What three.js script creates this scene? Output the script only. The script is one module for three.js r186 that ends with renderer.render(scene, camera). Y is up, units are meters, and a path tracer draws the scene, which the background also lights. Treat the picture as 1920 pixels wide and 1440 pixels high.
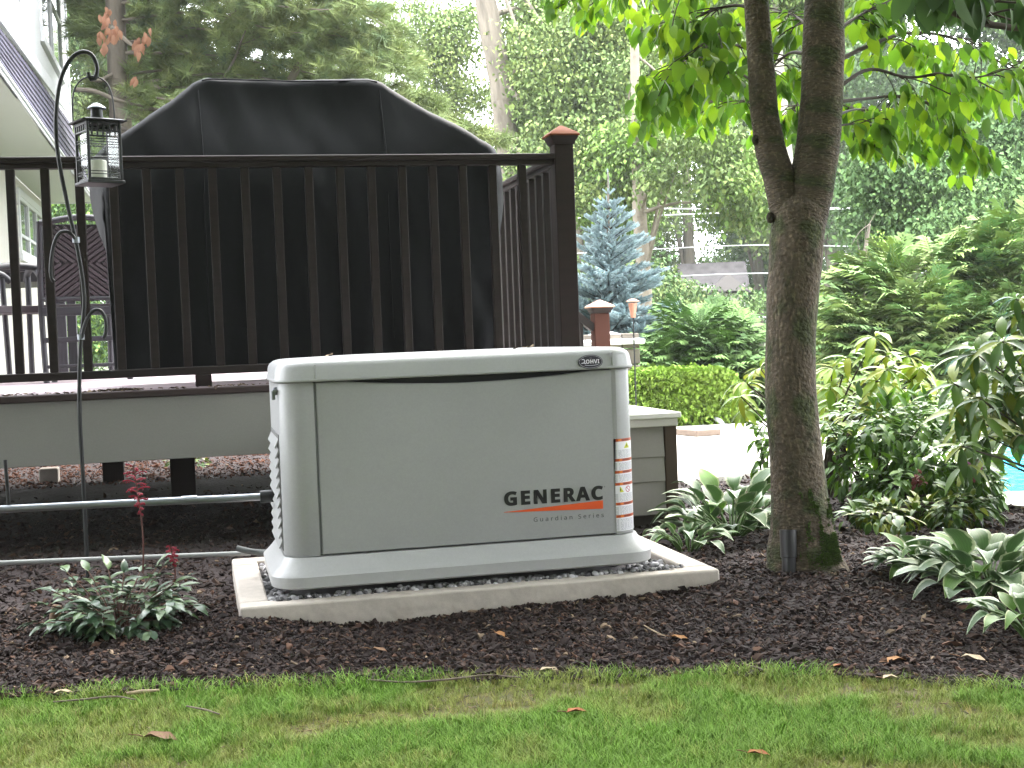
import * as THREE from 'three';
import { mergeGeometries, toCreasedNormals } from 'three/addons/utils/BufferGeometryUtils.js';
import { RoundedBoxGeometry } from 'three/addons/geometries/RoundedBoxGeometry.js';

// ---------------------------------------------------------------- camera, sky, sun, exposure
const scene = new THREE.Scene();
const EYE = new THREE.Vector3(-0.7971, 0.7512, 4.07), YAW = 0.2281, PITCH = 0.0373, ROLL = 0.0377, FPX = 2531.24;
const camera = new THREE.PerspectiveCamera(2 * Math.atan(720 / FPX) * 180 / Math.PI, 4 / 3, 0.05, 600);
const FWD = new THREE.Vector3(Math.sin(YAW) * Math.cos(PITCH), -Math.sin(PITCH), -Math.cos(YAW) * Math.cos(PITCH));
const R0 = new THREE.Vector3(Math.cos(YAW), 0, Math.sin(YAW)), U0 = new THREE.Vector3().crossVectors(R0, FWD);
const RGT = R0.clone().multiplyScalar(Math.cos(ROLL)).addScaledVector(U0, -Math.sin(ROLL));
const UPV = U0.clone().multiplyScalar(Math.cos(ROLL)).addScaledVector(R0, Math.sin(ROLL));
camera.position.copy(EYE);
camera.quaternion.setFromRotationMatrix(new THREE.Matrix4().makeBasis(RGT, UPV, FWD.clone().negate()));
camera.updateMatrixWorld();

const renderer = new THREE.WebGLRenderer({ antialias: true });
renderer.setSize(1024, 768);
renderer.toneMapping = THREE.LinearToneMapping;
renderer.toneMappingExposure = 0.96;
renderer.shadowMap.enabled = true;

const SKY = 13.5;                                   // overcast sky: brightest overhead, paler towards the horizon
{
  const W = 256, H = 128, d = new Float32Array(W * H * 4);
  for (let j = 0; j < H; j++) for (let i = 0; i < W; i++) {
    const el = ((j + 0.5) / H - 0.5) * Math.PI, s = Math.max(0, Math.sin(el)), az = (i / W) * Math.PI * 2;
    const cl = 1 + 0.06 * Math.sin(az * 3 + 5 * s) + 0.05 * Math.sin(az * 5 - 9 * s + 1);
    const L = SKY * (0.5 + 0.62 * s) * cl, o = (j * W + i) * 4;
    d[o] = L * 0.97; d[o + 1] = L * 0.995; d[o + 2] = L * 1.04; d[o + 3] = 1;
    if (el < 0) { d[o] *= 0.3; d[o + 1] *= 0.3; d[o + 2] *= 0.3; }
  }
  const t = new THREE.DataTexture(d, W, H, THREE.RGBAFormat, THREE.FloatType);
  t.mapping = THREE.EquirectangularReflectionMapping; t.magFilter = THREE.LinearFilter; t.needsUpdate = true;
  scene.background = t; scene.environment = t;
}
const sun = new THREE.DirectionalLight(0xfff2de, 4.5);
sun.position.set(15, 24, -14); sun.target.position.set(0, 0, 0);
sun.castShadow = true; sun.shadow.radius = 40; sun.shadow.mapSize.set(2048, 2048);
Object.assign(sun.shadow.camera, { left: -25, right: 25, top: 25, bottom: -25, near: 1, far: 90 });
scene.add(sun, sun.target);
scene.fog = new THREE.FogExp2(0xeef3ee, 0.0011);

// ---------------------------------------------------------------- helpers
function rng(seed) { let a = seed >>> 0; return () => { a = (a + 0x6D2B79F5) | 0; let t = Math.imul(a ^ (a >>> 15), 1 | a); t = (t + Math.imul(t ^ (t >>> 7), 61 | t)) ^ t; return ((t ^ (t >>> 14)) >>> 0) / 4294967296; }; }
const V = (x, y, z) => new THREE.Vector3(x, y, z);
const lerp = (a, b, t) => a + (b - a) * t, clamp = (x, a, b) => Math.min(b, Math.max(a, x));
const smooth = (a, b, x) => { const t = clamp((x - a) / (b - a), 0, 1); return t * t * (3 - 2 * t); };
const rayOf = (px, py) => FWD.clone().addScaledVector(RGT, (px - 960) / FPX).addScaledVector(UPV, -(py - 720) / FPX);
const at = (px, py, d) => EYE.clone().addScaledVector(rayOf(px, py), d);                       // a point of the place, d metres ahead of the eye
const atz = (px, py, z) => { const r = rayOf(px, py); return EYE.clone().addScaledVector(r, (z - EYE.z) / r.z); };
const aty = (px, py, y) => { const r = rayOf(px, py); return EYE.clone().addScaledVector(r, (y - EYE.y) / r.y); };
const atx = (px, py, x) => { const r = rayOf(px, py); return EYE.clone().addScaledVector(r, (x - EYE.x) / r.x); };
function hash(x, y, s = 0) { let h = Math.imul(x | 0, 374761393) ^ Math.imul(y | 0, 668265263) ^ Math.imul(s | 0, 2246822519); h = Math.imul(h ^ (h >>> 13), 1274126177); return ((h ^ (h >>> 16)) >>> 0) / 4294967296; }
function vnoise(x, y, per = 0, s = 0) {
  const xi = Math.floor(x), yi = Math.floor(y), fx = x - xi, fy = y - yi, u = fx * fx * (3 - 2 * fx), v = fy * fy * (3 - 2 * fy);
  const w = per ? (k) => ((k % per) + per) % per : (k) => k;
  return lerp(lerp(hash(w(xi), w(yi), s), hash(w(xi + 1), w(yi), s), u), lerp(hash(w(xi), w(yi + 1), s), hash(w(xi + 1), w(yi + 1), s), u), v);
}
function fbm(x, y, oct = 4, per = 0, s = 0) { let a = 0, k = 0.5, n = 0; for (let i = 0; i < oct; i++) { a += k * vnoise(x, y, per, s + i); n += k; x *= 2; y *= 2; per *= 2; k *= 0.5; } return a / n; }
const toS = (c) => 255 * (c <= 0.0031308 ? 12.92 * c : 1.055 * Math.pow(c, 1 / 2.4) - 0.055);
function tex(n, fn, { srgb = true, rep = [1, 1] } = {}) {         // fn(u, v) gives linear colour [r, g, b] (or a data value), tiling over 0..1
  const d = new Uint8Array(n * n * 4);
  for (let j = 0; j < n; j++) for (let i = 0; i < n; i++) {
    let c = fn(i / n, j / n); if (typeof c === 'number') c = [c, c, c];
    const o = (j * n + i) * 4;
    for (let k = 0; k < 3; k++) d[o + k] = clamp(Math.round(srgb ? toS(clamp(c[k], 0, 1)) : clamp(c[k], 0, 1) * 255), 0, 255);
    d[o + 3] = 255;
  }
  const t = new THREE.DataTexture(d, n, n); t.wrapS = t.wrapT = THREE.RepeatWrapping; t.magFilter = THREE.LinearFilter; t.minFilter = THREE.LinearMipmapLinearFilter; t.generateMipmaps = true;
  if (srgb) t.colorSpace = THREE.SRGBColorSpace; t.repeat.set(...rep); t.needsUpdate = true; return t;
}
const rgb = (r, g, b) => new THREE.Color().setRGB(r, g, b);
const std = (o) => { const { c, ...r } = o; const m = new THREE[r.specularIntensity === undefined ? 'MeshStandardMaterial' : 'MeshPhysicalMaterial']({ roughness: 0.8, ...r }); if (c) m.color.setRGB(...c); m.side = r.side ?? THREE.FrontSide; return m; };
const leafMat = (c, t = 0.45, rough = 0.95, extra = {}) => { const m = new THREE.MeshPhysicalMaterial({ roughness: rough, transmission: t, thickness: 0, side: THREE.DoubleSide, ior: 1.35, ...extra }); m.color.setRGB(...c); return m; };
const shinyLeaf = (c, rough = 0.4, extra = {}) => { const m = new THREE.MeshPhysicalMaterial({ roughness: rough, side: THREE.DoubleSide, ...extra }); m.color.setRGB(...c); return m; };

// geometry
function clean(g) { g = g.index ? g.toNonIndexed() : g; for (const k of Object.keys(g.attributes)) if (!['position', 'normal', 'uv'].includes(k)) g.deleteAttribute(k); if (!g.attributes.uv) g.setAttribute('uv', new THREE.BufferAttribute(new Float32Array(g.attributes.position.count * 2), 2)); g.morphAttributes = {}; return g; }
const merge = (list) => mergeGeometries(list.map(clean), false);
function boxUV(g, s = 1, ox = 0, oy = 0) {                                       // uv in metres, by the way each face points
  g = clean(g); const p = g.attributes.position, uv = new Float32Array(p.count * 2), a = V(), b = V(), c = V();
  for (let i = 0; i < p.count; i += 3) {
    a.fromBufferAttribute(p, i); b.fromBufferAttribute(p, i + 1); c.fromBufferAttribute(p, i + 2);
    const n = b.clone().sub(a).cross(c.clone().sub(a)), X = Math.abs(n.x), Y = Math.abs(n.y), Z = Math.abs(n.z);
    [a, b, c].forEach((q, k) => { const [u, v] = X >= Y && X >= Z ? [q.z, q.y] : Y >= Z ? [q.x, q.z] : [q.x, q.y]; uv[(i + k) * 2] = u * s + ox; uv[(i + k) * 2 + 1] = v * s + oy; });
  }
  g.setAttribute('uv', new THREE.BufferAttribute(uv, 2)); return g;
}
const bx = (w, h, d, x = 0, y = 0, z = 0, r = 0.004) => { const g = new RoundedBoxGeometry(w, h, d, 1, Math.min(r, w * 0.3, h * 0.3, d * 0.3)); g.translate(x, y, z); return g; };
const tube = (pts, r, seg = 24, rs = 8, closed = false) => new THREE.TubeGeometry(new THREE.CatmullRomCurve3(pts, closed), seg, r, rs, closed);
function taper(pts, radii, seg = 40, rs = 16, rough = 0, seed = 1, caps = true) {   // a tube whose radius runs through radii, uv in metres
  const curve = new THREE.CatmullRomCurve3(pts, false, 'catmullrom', 0.5), fr = curve.computeFrenetFrames(seg, false), len = curve.getLength();
  const pos = [], uv = [], idx = [];
  for (let i = 0; i <= seg; i++) {
    const t = i / seg, P = curve.getPoint(t), f = t * (radii.length - 1), k = Math.min(radii.length - 2, Math.floor(f)), e = f - k, R = lerp(radii[k], radii[k + 1], e * e * (3 - 2 * e) * 0.5 + e * 0.5);
    for (let j = 0; j <= rs; j++) {
      const a = (j / rs) * Math.PI * 2, n = fr.normals[i].clone().multiplyScalar(Math.cos(a)).addScaledVector(fr.binormals[i], Math.sin(a));
      const q = rough ? 1 + rough * (fbm((j % rs) / rs * 6, t * len * 7, 3, 6, seed) - 0.5) * 2 : 1;
      pos.push(P.x + n.x * R * q, P.y + n.y * R * q, P.z + n.z * R * q); uv.push((j / rs) * Math.PI * 2 * radii.reduce((a, b) => a + b, 0) / radii.length, t * len);
    }
  }
  for (let i = 0; i < seg; i++) for (let j = 0; j < rs; j++) { const a = i * (rs + 1) + j, b = a + rs + 1; idx.push(a, a + 1, b, b, a + 1, b + 1); }
  if (caps) for (const [row, flip] of [[0, 1], [seg, 0]]) { const c = pos.length / 3, P = curve.getPoint(row / seg); pos.push(P.x, P.y, P.z); uv.push(0, 0); for (let j = 0; j < rs; j++) { const a = row * (rs + 1) + j; flip ? idx.push(c, a + 1, a) : idx.push(c, a, a + 1); } }
  const g = new THREE.BufferGeometry(); g.setAttribute('position', new THREE.Float32BufferAttribute(pos, 3)); g.setAttribute('uv', new THREE.Float32BufferAttribute(uv, 2)); g.setIndex(idx); g.computeVertexNormals(); return g;
}
function grid(nu, nv, fn, uvs = 1) {                                             // a sheet; fn(u, v) gives a point
  const pos = [], uv = [], idx = [];
  for (let j = 0; j <= nv; j++) for (let i = 0; i <= nu; i++) { const p = fn(i / nu, j / nv); pos.push(p.x, p.y, p.z); uv.push(p.u ?? i / nu * uvs, p.v ?? j / nv * uvs); }
  for (let j = 0; j < nv; j++) for (let i = 0; i < nu; i++) { const a = j * (nu + 1) + i, b = a + nu + 1; idx.push(a, a + 1, b, b, a + 1, b + 1); }
  const g = new THREE.BufferGeometry(); g.setAttribute('position', new THREE.Float32BufferAttribute(pos, 3)); g.setAttribute('uv', new THREE.Float32BufferAttribute(uv, 2)); g.setIndex(idx); g.computeVertexNormals(); return g;
}
// rings of a rounded rectangle (half sizes hx, hz, corner radius r), lofted through [inset, y] steps
function roundRect(hx, hz, r, n = 8) { const o = []; for (const [sx, sz, a0] of [[1, 1, 0], [-1, 1, 90], [-1, -1, 180], [1, -1, 270]]) for (let i = 0; i <= n; i++) { const a = (a0 + 90 * i / n) * Math.PI / 180; o.push([sx * (hx - r) + r * Math.cos(a), sz * (hz - r) + r * Math.sin(a)]); } return o; }
function loft(rings, capTop = true, capBottom = false) {                         // rings: [points [x, z], y]
  const pos = [], idx = [], n = rings[0][0].length;
  for (const [pts, y] of rings) for (const [x, z] of pts) pos.push(x, y, z);
  for (let k = 0; k < rings.length - 1; k++) for (let i = 0; i < n; i++) { const a = k * n + i, b = k * n + (i + 1) % n, c = a + n, d = b + n; idx.push(a, c, b, b, c, d); }
  const cap = (row, up) => { const y = rings[row][1]; let cx = 0, cz = 0; for (const [x, z] of rings[row][0]) { cx += x / n; cz += z / n; } const c = pos.length / 3; pos.push(cx, y, cz); for (let i = 0; i < n; i++) { const a = row * n + i, b = row * n + (i + 1) % n; up ? idx.push(c, b, a) : idx.push(c, a, b); } };
  if (capTop) cap(rings.length - 1, true); if (capBottom) cap(0, false);
  let g = new THREE.BufferGeometry(); g.setAttribute('position', new THREE.Float32BufferAttribute(pos, 3)); g.setIndex(idx); g.computeVertexNormals(); g = toCreasedNormals(g, 0.6); return g;
}
function prism(pts, y0, y1, bevel = 0.003, seg = 2) {                              // a plan outline [x, z] pulled up from y0 to y1
  const s = new THREE.Shape(); pts.forEach(([x, z], i) => (i ? s.lineTo(x, -z) : s.moveTo(x, -z)));
  const g = new THREE.ExtrudeGeometry(s, { depth: y1 - y0 - 2 * bevel, bevelEnabled: bevel > 0, bevelSize: bevel, bevelThickness: bevel, bevelOffset: -bevel, bevelSegments: seg, curveSegments: 6 });
  g.rotateX(-Math.PI / 2); g.translate(0, y0 + bevel, 0); return g;
}
function leafGeo(L, W, { fold = 0.2, droop = 0.3, n = 5, wave = 0, peak = 0.42, tip = 1, lift = 0, round = 0.62 } = {}) {  // blade along +z from its stalk, face up
  const pos = [], uv = [], idx = [];
  for (let i = 0; i <= n; i++) {
    const t = i / n, q = t < peak ? t / peak : 1 - (t - peak) / (1 - peak), w = W * 0.5 * Math.max(0.02, Math.pow(Math.sin(q * Math.PI / 2), t < peak ? round : tip));
    const y = -droop * L * t * t + lift * L * t, z = L * (t - 0.18 * droop * t * t);
    for (const s of [-1, 0, 1]) { pos.push(s * w, y + Math.abs(s) * w * fold + (s ? wave * Math.sin(t * 9 + s) * w : 0), z); uv.push(0.5 + s * 0.5, t); }
  }
  for (let i = 0; i < n; i++) for (let k = 0; k < 2; k++) { const a = i * 3 + k, b = a + 3; idx.push(a, b, a + 1, b, b + 1, a + 1); }
  const g = new THREE.BufferGeometry(); g.setAttribute('position', new THREE.Float32BufferAttribute(pos, 3)); g.setAttribute('uv', new THREE.Float32BufferAttribute(uv, 2)); g.setIndex(idx); g.computeVertexNormals(); return g;
}

// objects
const used = {};
function numbered(name) { const n = used[name] = (used[name] ?? -1) + 1; return n ? name + '_' + String(n).padStart(3, '0') : name; }
function tag(o, label, category, group, kind) { o.userData = { ...(label ? { label } : {}), ...(category ? { category } : {}), ...(group ? { group } : {}), ...(kind ? { kind } : {}) }; return o; }
function thing(name, label, category, pos = [0, 0, 0], turn = 0, group) { const o = new THREE.Group(); o.name = numbered(name); scene.add(o); o.position.set(...pos); o.rotation.y = turn; return tag(o, label, category, group); }
function sh(o) { o.castShadow = o.receiveShadow = true; return o; }
function part(name, geo, mat, parent, label) { const o = sh(new THREE.Mesh(geo, mat)); o.name = name; parent.add(o); if (label) o.userData.label = label; return o; }
function solo(name, geo, mat, label, category, group) { const o = sh(new THREE.Mesh(geo, mat)); o.name = numbered(name); scene.add(o); return tag(o, label, category, group); }
function struct(name, geo, mat, parent) { const o = sh(new THREE.Mesh(geo, mat)); o.name = parent ? name : numbered(name); (parent ?? scene).add(o); if (!parent) o.userData.kind = 'structure'; return o; }
function many(name, geo, mat, mats4, parent, colors) {                           // uncountable stuff
  const o = sh(new THREE.InstancedMesh(geo, mat, mats4.length)); o.name = parent ? name : numbered(name);
  mats4.forEach((m, i) => { o.setMatrixAt(i, m); if (colors) o.setColorAt(i, colors[i]); });
  (parent ?? scene).add(o); o.userData.kind = 'stuff'; return o;
}
const UP = V(0, 1, 0);
function pose(p, dir, up, s) {                                                   // matrix with +z along dir, +y near up
  const z = dir.clone().normalize(); let x = new THREE.Vector3().crossVectors(up, z); if (x.lengthSq() < 1e-6) x = new THREE.Vector3().crossVectors(V(1, 0, 0.01), z); x.normalize();
  const y = new THREE.Vector3().crossVectors(z, x), m = new THREE.Matrix4().makeBasis(x, y, z); const k = typeof s === 'number' ? V(s, s, s) : s; m.scale(k); m.setPosition(p); return m;
}
function leafy(parent, geos, mats, list, pick = 300, tones = 0.25, seed = 5) {      // list of matrices: the nearest become single leaves, the rest one mass
  const r = rng(seed), d = list.map((m) => [EYE.distanceTo(V().setFromMatrixPosition(m)), m]); d.sort((a, b) => a[0] - b[0]);
  const inv = parent.matrixWorld.clone(); parent.updateMatrixWorld(true); inv.copy(parent.matrixWorld).invert();
  d.slice(0, pick).forEach(([, m]) => { const o = part('leaf', geos[Math.floor(r() * geos.length)], mats[Math.floor(r() * mats.length)], parent); inv.clone().multiply(m).decompose(o.position, o.quaternion, o.scale); });
  const rest = d.slice(pick).map((x) => inv.clone().multiply(x[1]));
  const c0 = mats[0].color;
  if (rest.length) many('foliage', geos[0], mats[0], rest, parent, rest.map(() => { const c = mats[Math.floor(r() * mats.length)].color, q = 1 + (r() - 0.5) * 2 * tones; return rgb(c.r / c0.r * q, c.g / c0.g * q, c.b / c0.b * q * (0.9 + 0.2 * r())); }));
}

// ---------------------------------------------------------------- surfaces
const T = {};
T.grain = tex(256, (u, v) => { const n = 0.93 + 0.07 * (fbm(u * 8, v * 8, 4, 8, 3) - 0.5) + 0.06 * (hash(u * 256, v * 256, 7) - 0.5); return [n, n, n]; });                     // faint mottling
T.grainB = tex(256, (u, v) => fbm(u * 32, v * 32, 3, 32, 9), { srgb: false });
T.wood = tex(256, (u, v) => { const n = 0.8 + 0.4 * (fbm(u * 4, v * 64, 3, 4, 13) - 0.5) + 0.2 * (fbm(u * 6, v * 6, 3, 6, 5) - 0.5); return [n, n * 0.99, n * 0.97]; });
T.concrete = tex(512, (u, v) => { const a = fbm(u * 6, v * 6, 4, 6, 21), b = hash(u * 512, v * 512, 3), c = fbm(u * 40, v * 40, 2, 40, 8), st = smooth(0.62, 0.75, fbm(u * 9, v * 9, 4, 9, 77)); const n = 0.82 + 0.3 * (a - 0.5) + 0.1 * (b - 0.5) + 0.16 * (c - 0.5) - 0.13 * st; return [n, n * (0.985 - 0.02 * st), n * (0.96 - 0.04 * st)]; });
T.concreteB = tex(256, (u, v) => fbm(u * 48, v * 48, 3, 48, 4), { srgb: false });
T.mulch = tex(512, (u, v) => { const a = fbm(u * 10, v * 10, 4, 10, 31), b = fbm(u * 90, v * 60, 2, 0, 5), r = 0.012 + 0.016 * a + 0.012 * b; return [r * 1.15, r * 0.76, r * 0.74]; });
T.lawn = tex(512, (u, v) => { const a = fbm(u * 7, v * 7, 4, 7, 41), b = fbm(u * 60, v * 60, 2, 60, 6), d = smooth(0.55, 0.72, a); const hh = 0.6 + 0.8 * hash(u * 512, v * 512, 4), g = [(0.06 + 0.05 * b) * hh, (0.058 + 0.04 * b) * hh, 0.025 * hh], e = [0.12 * hh, 0.085 * hh, 0.06 * hh]; return [lerp(g[0], e[0], d), lerp(g[1], e[1], d), lerp(g[2], e[2], d)]; });
T.bark = tex(512, (u, v) => { const a = fbm(u * 10, v * 10, 4, 10, 51), b = fbm(u * 44, v * 70, 3, 0, 15), sp = smooth(0.6, 0.78, fbm(u * 60, v * 34, 2, 0, 99)), mo = smooth(0.5, 0.75, fbm(u * 5, v * 5, 4, 5, 62)); const n = 0.68 + 0.5 * (a - 0.5) + 0.5 * (b - 0.5) + 0.55 * sp; return [lerp(0.115, 0.062, mo) * n, lerp(0.088, 0.070, mo) * n, lerp(0.060, 0.026, mo) * n]; });
T.barkB = tex(512, (u, v) => 0.6 * fbm(u * 40, v * 62, 3, 0, 15) + 0.4 * fbm(u * 12, v * 12, 3, 12, 2), { srgb: false });
T.furrow = tex(256, (u, v) => { const n = fbm(u * 14, v * 3, 4, 0, 71); const r = 0.5 + 0.9 * n; return [0.17 * r, 0.145 * r, 0.115 * r]; });
T.furrowB = tex(256, (u, v) => fbm(u * 14, v * 3, 4, 0, 71), { srgb: false });
T.weave = tex(256, (u, v) => 0.5 + 0.25 * Math.sin(u * 2 * Math.PI * 64) + 0.25 * Math.sin(v * 2 * Math.PI * 64), { srgb: false });
T.dust = tex(256, (u, v) => { const a = fbm(u * 5, v * 5, 4, 5, 81), n = 0.75 + 0.7 * (a - 0.45) + 0.2 * (hash(u * 256, v * 256, 2) - 0.5); return [n, n, n * 1.02]; });

const M = {
  paint: std({ c: [0.36, 0.363, 0.368], roughness: 0.42, map: T.grain, bumpMap: T.grainB, bumpScale: 0.0004 }),
  paintPale: std({ c: [0.44, 0.442, 0.45], roughness: 0.36, map: T.grain, bumpMap: T.grainB, bumpScale: 0.0003 }),
  dark: std({ c: [0.012, 0.012, 0.013], roughness: 0.7 }),
  concrete: std({ c: [0.57, 0.52, 0.475], roughness: 0.9, map: T.concrete, bumpMap: T.concreteB, bumpScale: 0.002 }),
  patio: std({ c: [0.78, 0.75, 0.71], roughness: 0.9, map: T.concrete }),
  rail: std({ c: [0.018, 0.0115, 0.0108], roughness: 0.6, specularIntensity: 0.5, map: T.wood }),
  railPost: std({ c: [0.022, 0.013, 0.012], roughness: 0.65, specularIntensity: 0.4, map: T.wood }),
  cap: std({ c: [0.135, 0.040, 0.016], roughness: 0.7, specularIntensity: 0.15, map: T.grain }),
  board: std({ c: [0.36, 0.29, 0.32], roughness: 0.5, map: T.wood }),
  boardEdge: std({ c: [0.035, 0.018, 0.018], roughness: 0.6, map: T.wood }),
  fascia: std({ c: [0.29, 0.288, 0.272], roughness: 0.7, map: T.grain }),
  siding: std({ c: [0.27, 0.25, 0.235], roughness: 0.75, map: T.grain }),
  white: std({ c: [0.60, 0.605, 0.63], roughness: 0.6, map: T.grain }),
  cream: std({ c: [0.52, 0.50, 0.46], roughness: 0.7, map: T.grain }),
  soffit: std({ c: [0.52, 0.53, 0.52], roughness: 0.8 }),
  shingle: [[0.115, 0.105, 0.15], [0.14, 0.13, 0.18], [0.10, 0.092, 0.13]].map((c) => std({ c, roughness: 0.9, map: T.dust })),
  glass: std({ c: [0.10, 0.12, 0.12], roughness: 0.05, metalness: 0.0 }),
  cover: new THREE.MeshPhysicalMaterial({ color: rgb(0.0045, 0.005, 0.0065), roughness: 0.58, specularIntensity: 0.3, bumpMap: T.weave, bumpScale: 0.0003, side: THREE.DoubleSide }),
  iron: std({ c: [0.02, 0.021, 0.023], roughness: 0.42, metalness: 0.3, map: T.dust }),
  steel: std({ c: [0.27, 0.29, 0.32], roughness: 0.36, metalness: 0.85, map: T.grain }),
  bark: std({ c: [1, 1, 1], roughness: 0.92, map: T.bark, bumpMap: T.barkB, bumpScale: 0.014 }),
  furrow: std({ c: [1, 1, 1], roughness: 0.95, map: T.furrow, bumpMap: T.furrowB, bumpScale: 0.02 }),
  paleBark: std({ c: [0.50, 0.47, 0.42], roughness: 0.9, map: T.concrete }),
  twig: std({ c: [0.045, 0.032, 0.022], roughness: 0.9 }),
  moss: std({ c: [0.035, 0.062, 0.010], roughness: 1 }),
};
[T.bark, T.barkB].forEach((t) => t.repeat.set(2.2, 2.2));
[T.furrow, T.furrowB].forEach((t) => t.repeat.set(1.2, 0.7));

// ---------------------------------------------------------------- ground
function edgeZ(x) { const P = [[-6, 0.1], [-1.9, 0.38], [-1.19, 0.52], [-0.75, 0.6], [-0.4, 0.66], [0.1, 0.8], [0.62, 0.98], [0.85, 1.12], [1.02, 1.3], [1.5, 1.7], [3, 2.6], [9, 4]]; for (let i = 1; i < P.length; i++) if (x < P[i][0]) { const [a, b] = [P[i - 1], P[i]]; return lerp(a[1], b[1], (x - a[0]) / (b[0] - a[0])) + 0.045 * (fbm(x * 5, 3, 3, 0, 3) - 0.5); } return 4; }
function bedY(x, z) {
  const low = smooth(0.0, 0.9, z), n = fbm(x * 7 + 40, z * 7 + 40, 3, 0, 12) - 0.5, f = fbm(x * 22 + 9, z * 22 + 9, 2, 0, 6) - 0.5;
  let y = -0.095 - 0.03 * low + 0.018 * n + 0.012 * f;
  y += 0.035 * Math.exp(-((x + 0.72) ** 2 + (z - 0.1) ** 2) / 0.03) - 0.018 * Math.exp(-((x + 0.25) ** 2) / 0.04 - ((z - 0.1) ** 2) / 0.03) + 0.016 * Math.exp(-((x - 0.85) ** 2 + (z - 0.02) ** 2) / 0.05);
  y += 0.02 * Math.exp(-((x - 1.1) ** 2 + (z - 0.03) ** 2) / 0.05);
  return y;
}
const PATIO = [[1.3, -2.66], [1.72, -2.79], [2.28, -2.96], [2.44, -2.4], [2.52, -1.75], [2.6, -1.2], [2.72, -0.9], [3.3, -0.5], [5, 0.4], [14, 0.4], [14, -9.5], [1.2, -8.3]];
const inPoly = (P, x, z) => { let c = false; for (let i = 0, j = P.length - 1; i < P.length; j = i++) if ((P[i][1] > z) !== (P[j][1] > z) && x < (P[j][0] - P[i][0]) * (z - P[i][1]) / (P[j][1] - P[i][1]) + P[i][0]) c = !c; return c; };
const lawnY = (x, z) => -0.128 - 0.012 * Math.max(0, z - edgeZ(x)) + 0.014 * (fbm(x * 3, z * 3, 3, 0, 44) - 0.5);
{ // one sheet out to the horizon
  const g = new THREE.PlaneGeometry(600, 600, 60, 60); g.rotateX(-Math.PI / 2); g.translate(0, -0.26, -120);
  const m = std({ c: [0.07, 0.085, 0.035], roughness: 1, map: T.dust }); struct('ground', boxUV(g, 0.3), m);
}
struct('mulch_bed', grid(170, 130, (u, v) => { const x = lerp(-4.2, 3.6, u), z0 = -7.2, z1 = edgeZ(x) + 0.06, z = lerp(z0, z1, 1 - Math.pow(1 - v, 1.6)); return { x, y: bedY(x, z) - smooth(-0.08, 0.06, z - edgeZ(x)) * 0.03 - (inPoly(PATIO, x, z) ? 0.2 : 0), z, u: x * 1.3, v: z * 1.3 }; }), std({ c: [1, 1, 1], roughness: 0.95, map: T.mulch, bumpMap: T.concreteB, bumpScale: 0.012 }));
struct('lawn', grid(120, 60, (u, v) => { const x = lerp(-5, 5.5, u), z = edgeZ(x) - 0.02 + v * v * 7; return { x, y: lawnY(x, z) - (1 - smooth(0, 0.05, z - edgeZ(x))) * 0.02, z, u: x, v: z }; }), std({ c: [1, 1, 1], roughness: 1, map: T.lawn }));

// patio and pool
{
  const s = new THREE.Shape(), P = PATIO;
  P.forEach(([x, z], i) => (i ? s.lineTo(x, -z) : s.moveTo(x, -z)));
  const h = new THREE.Path(); [[2.82, -1.55], [7.6, -0.5], [7.6, -4.8], [4.5, -4.1]].forEach(([x, z], i) => (i ? h.lineTo(x, -z) : h.moveTo(x, -z))); s.holes.push(h);
  const g = new THREE.ExtrudeGeometry(s, { depth: 0.16, bevelEnabled: false }); g.rotateX(-Math.PI / 2); g.translate(0, -0.235, 0);
  struct('patio', boxUV(g, 0.7), M.patio);
  const w = new THREE.Shape(); [[2.83, -1.56], [7.59, -0.52], [7.59, -4.79], [4.51, -4.09]].forEach(([x, z], i) => (i ? w.lineTo(x, -z) : w.moveTo(x, -z)));
  const wg = new THREE.ExtrudeGeometry(w, { depth: 0.02, bevelEnabled: false }); wg.rotateX(-Math.PI / 2); wg.translate(0, -0.155, 0);
  struct('pool_water', boxUV(wg, 0.5), std({ c: [0.05, 0.42, 0.66], roughness: 0.12, bumpMap: T.grainB, bumpScale: 0.01 }));
}
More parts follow.
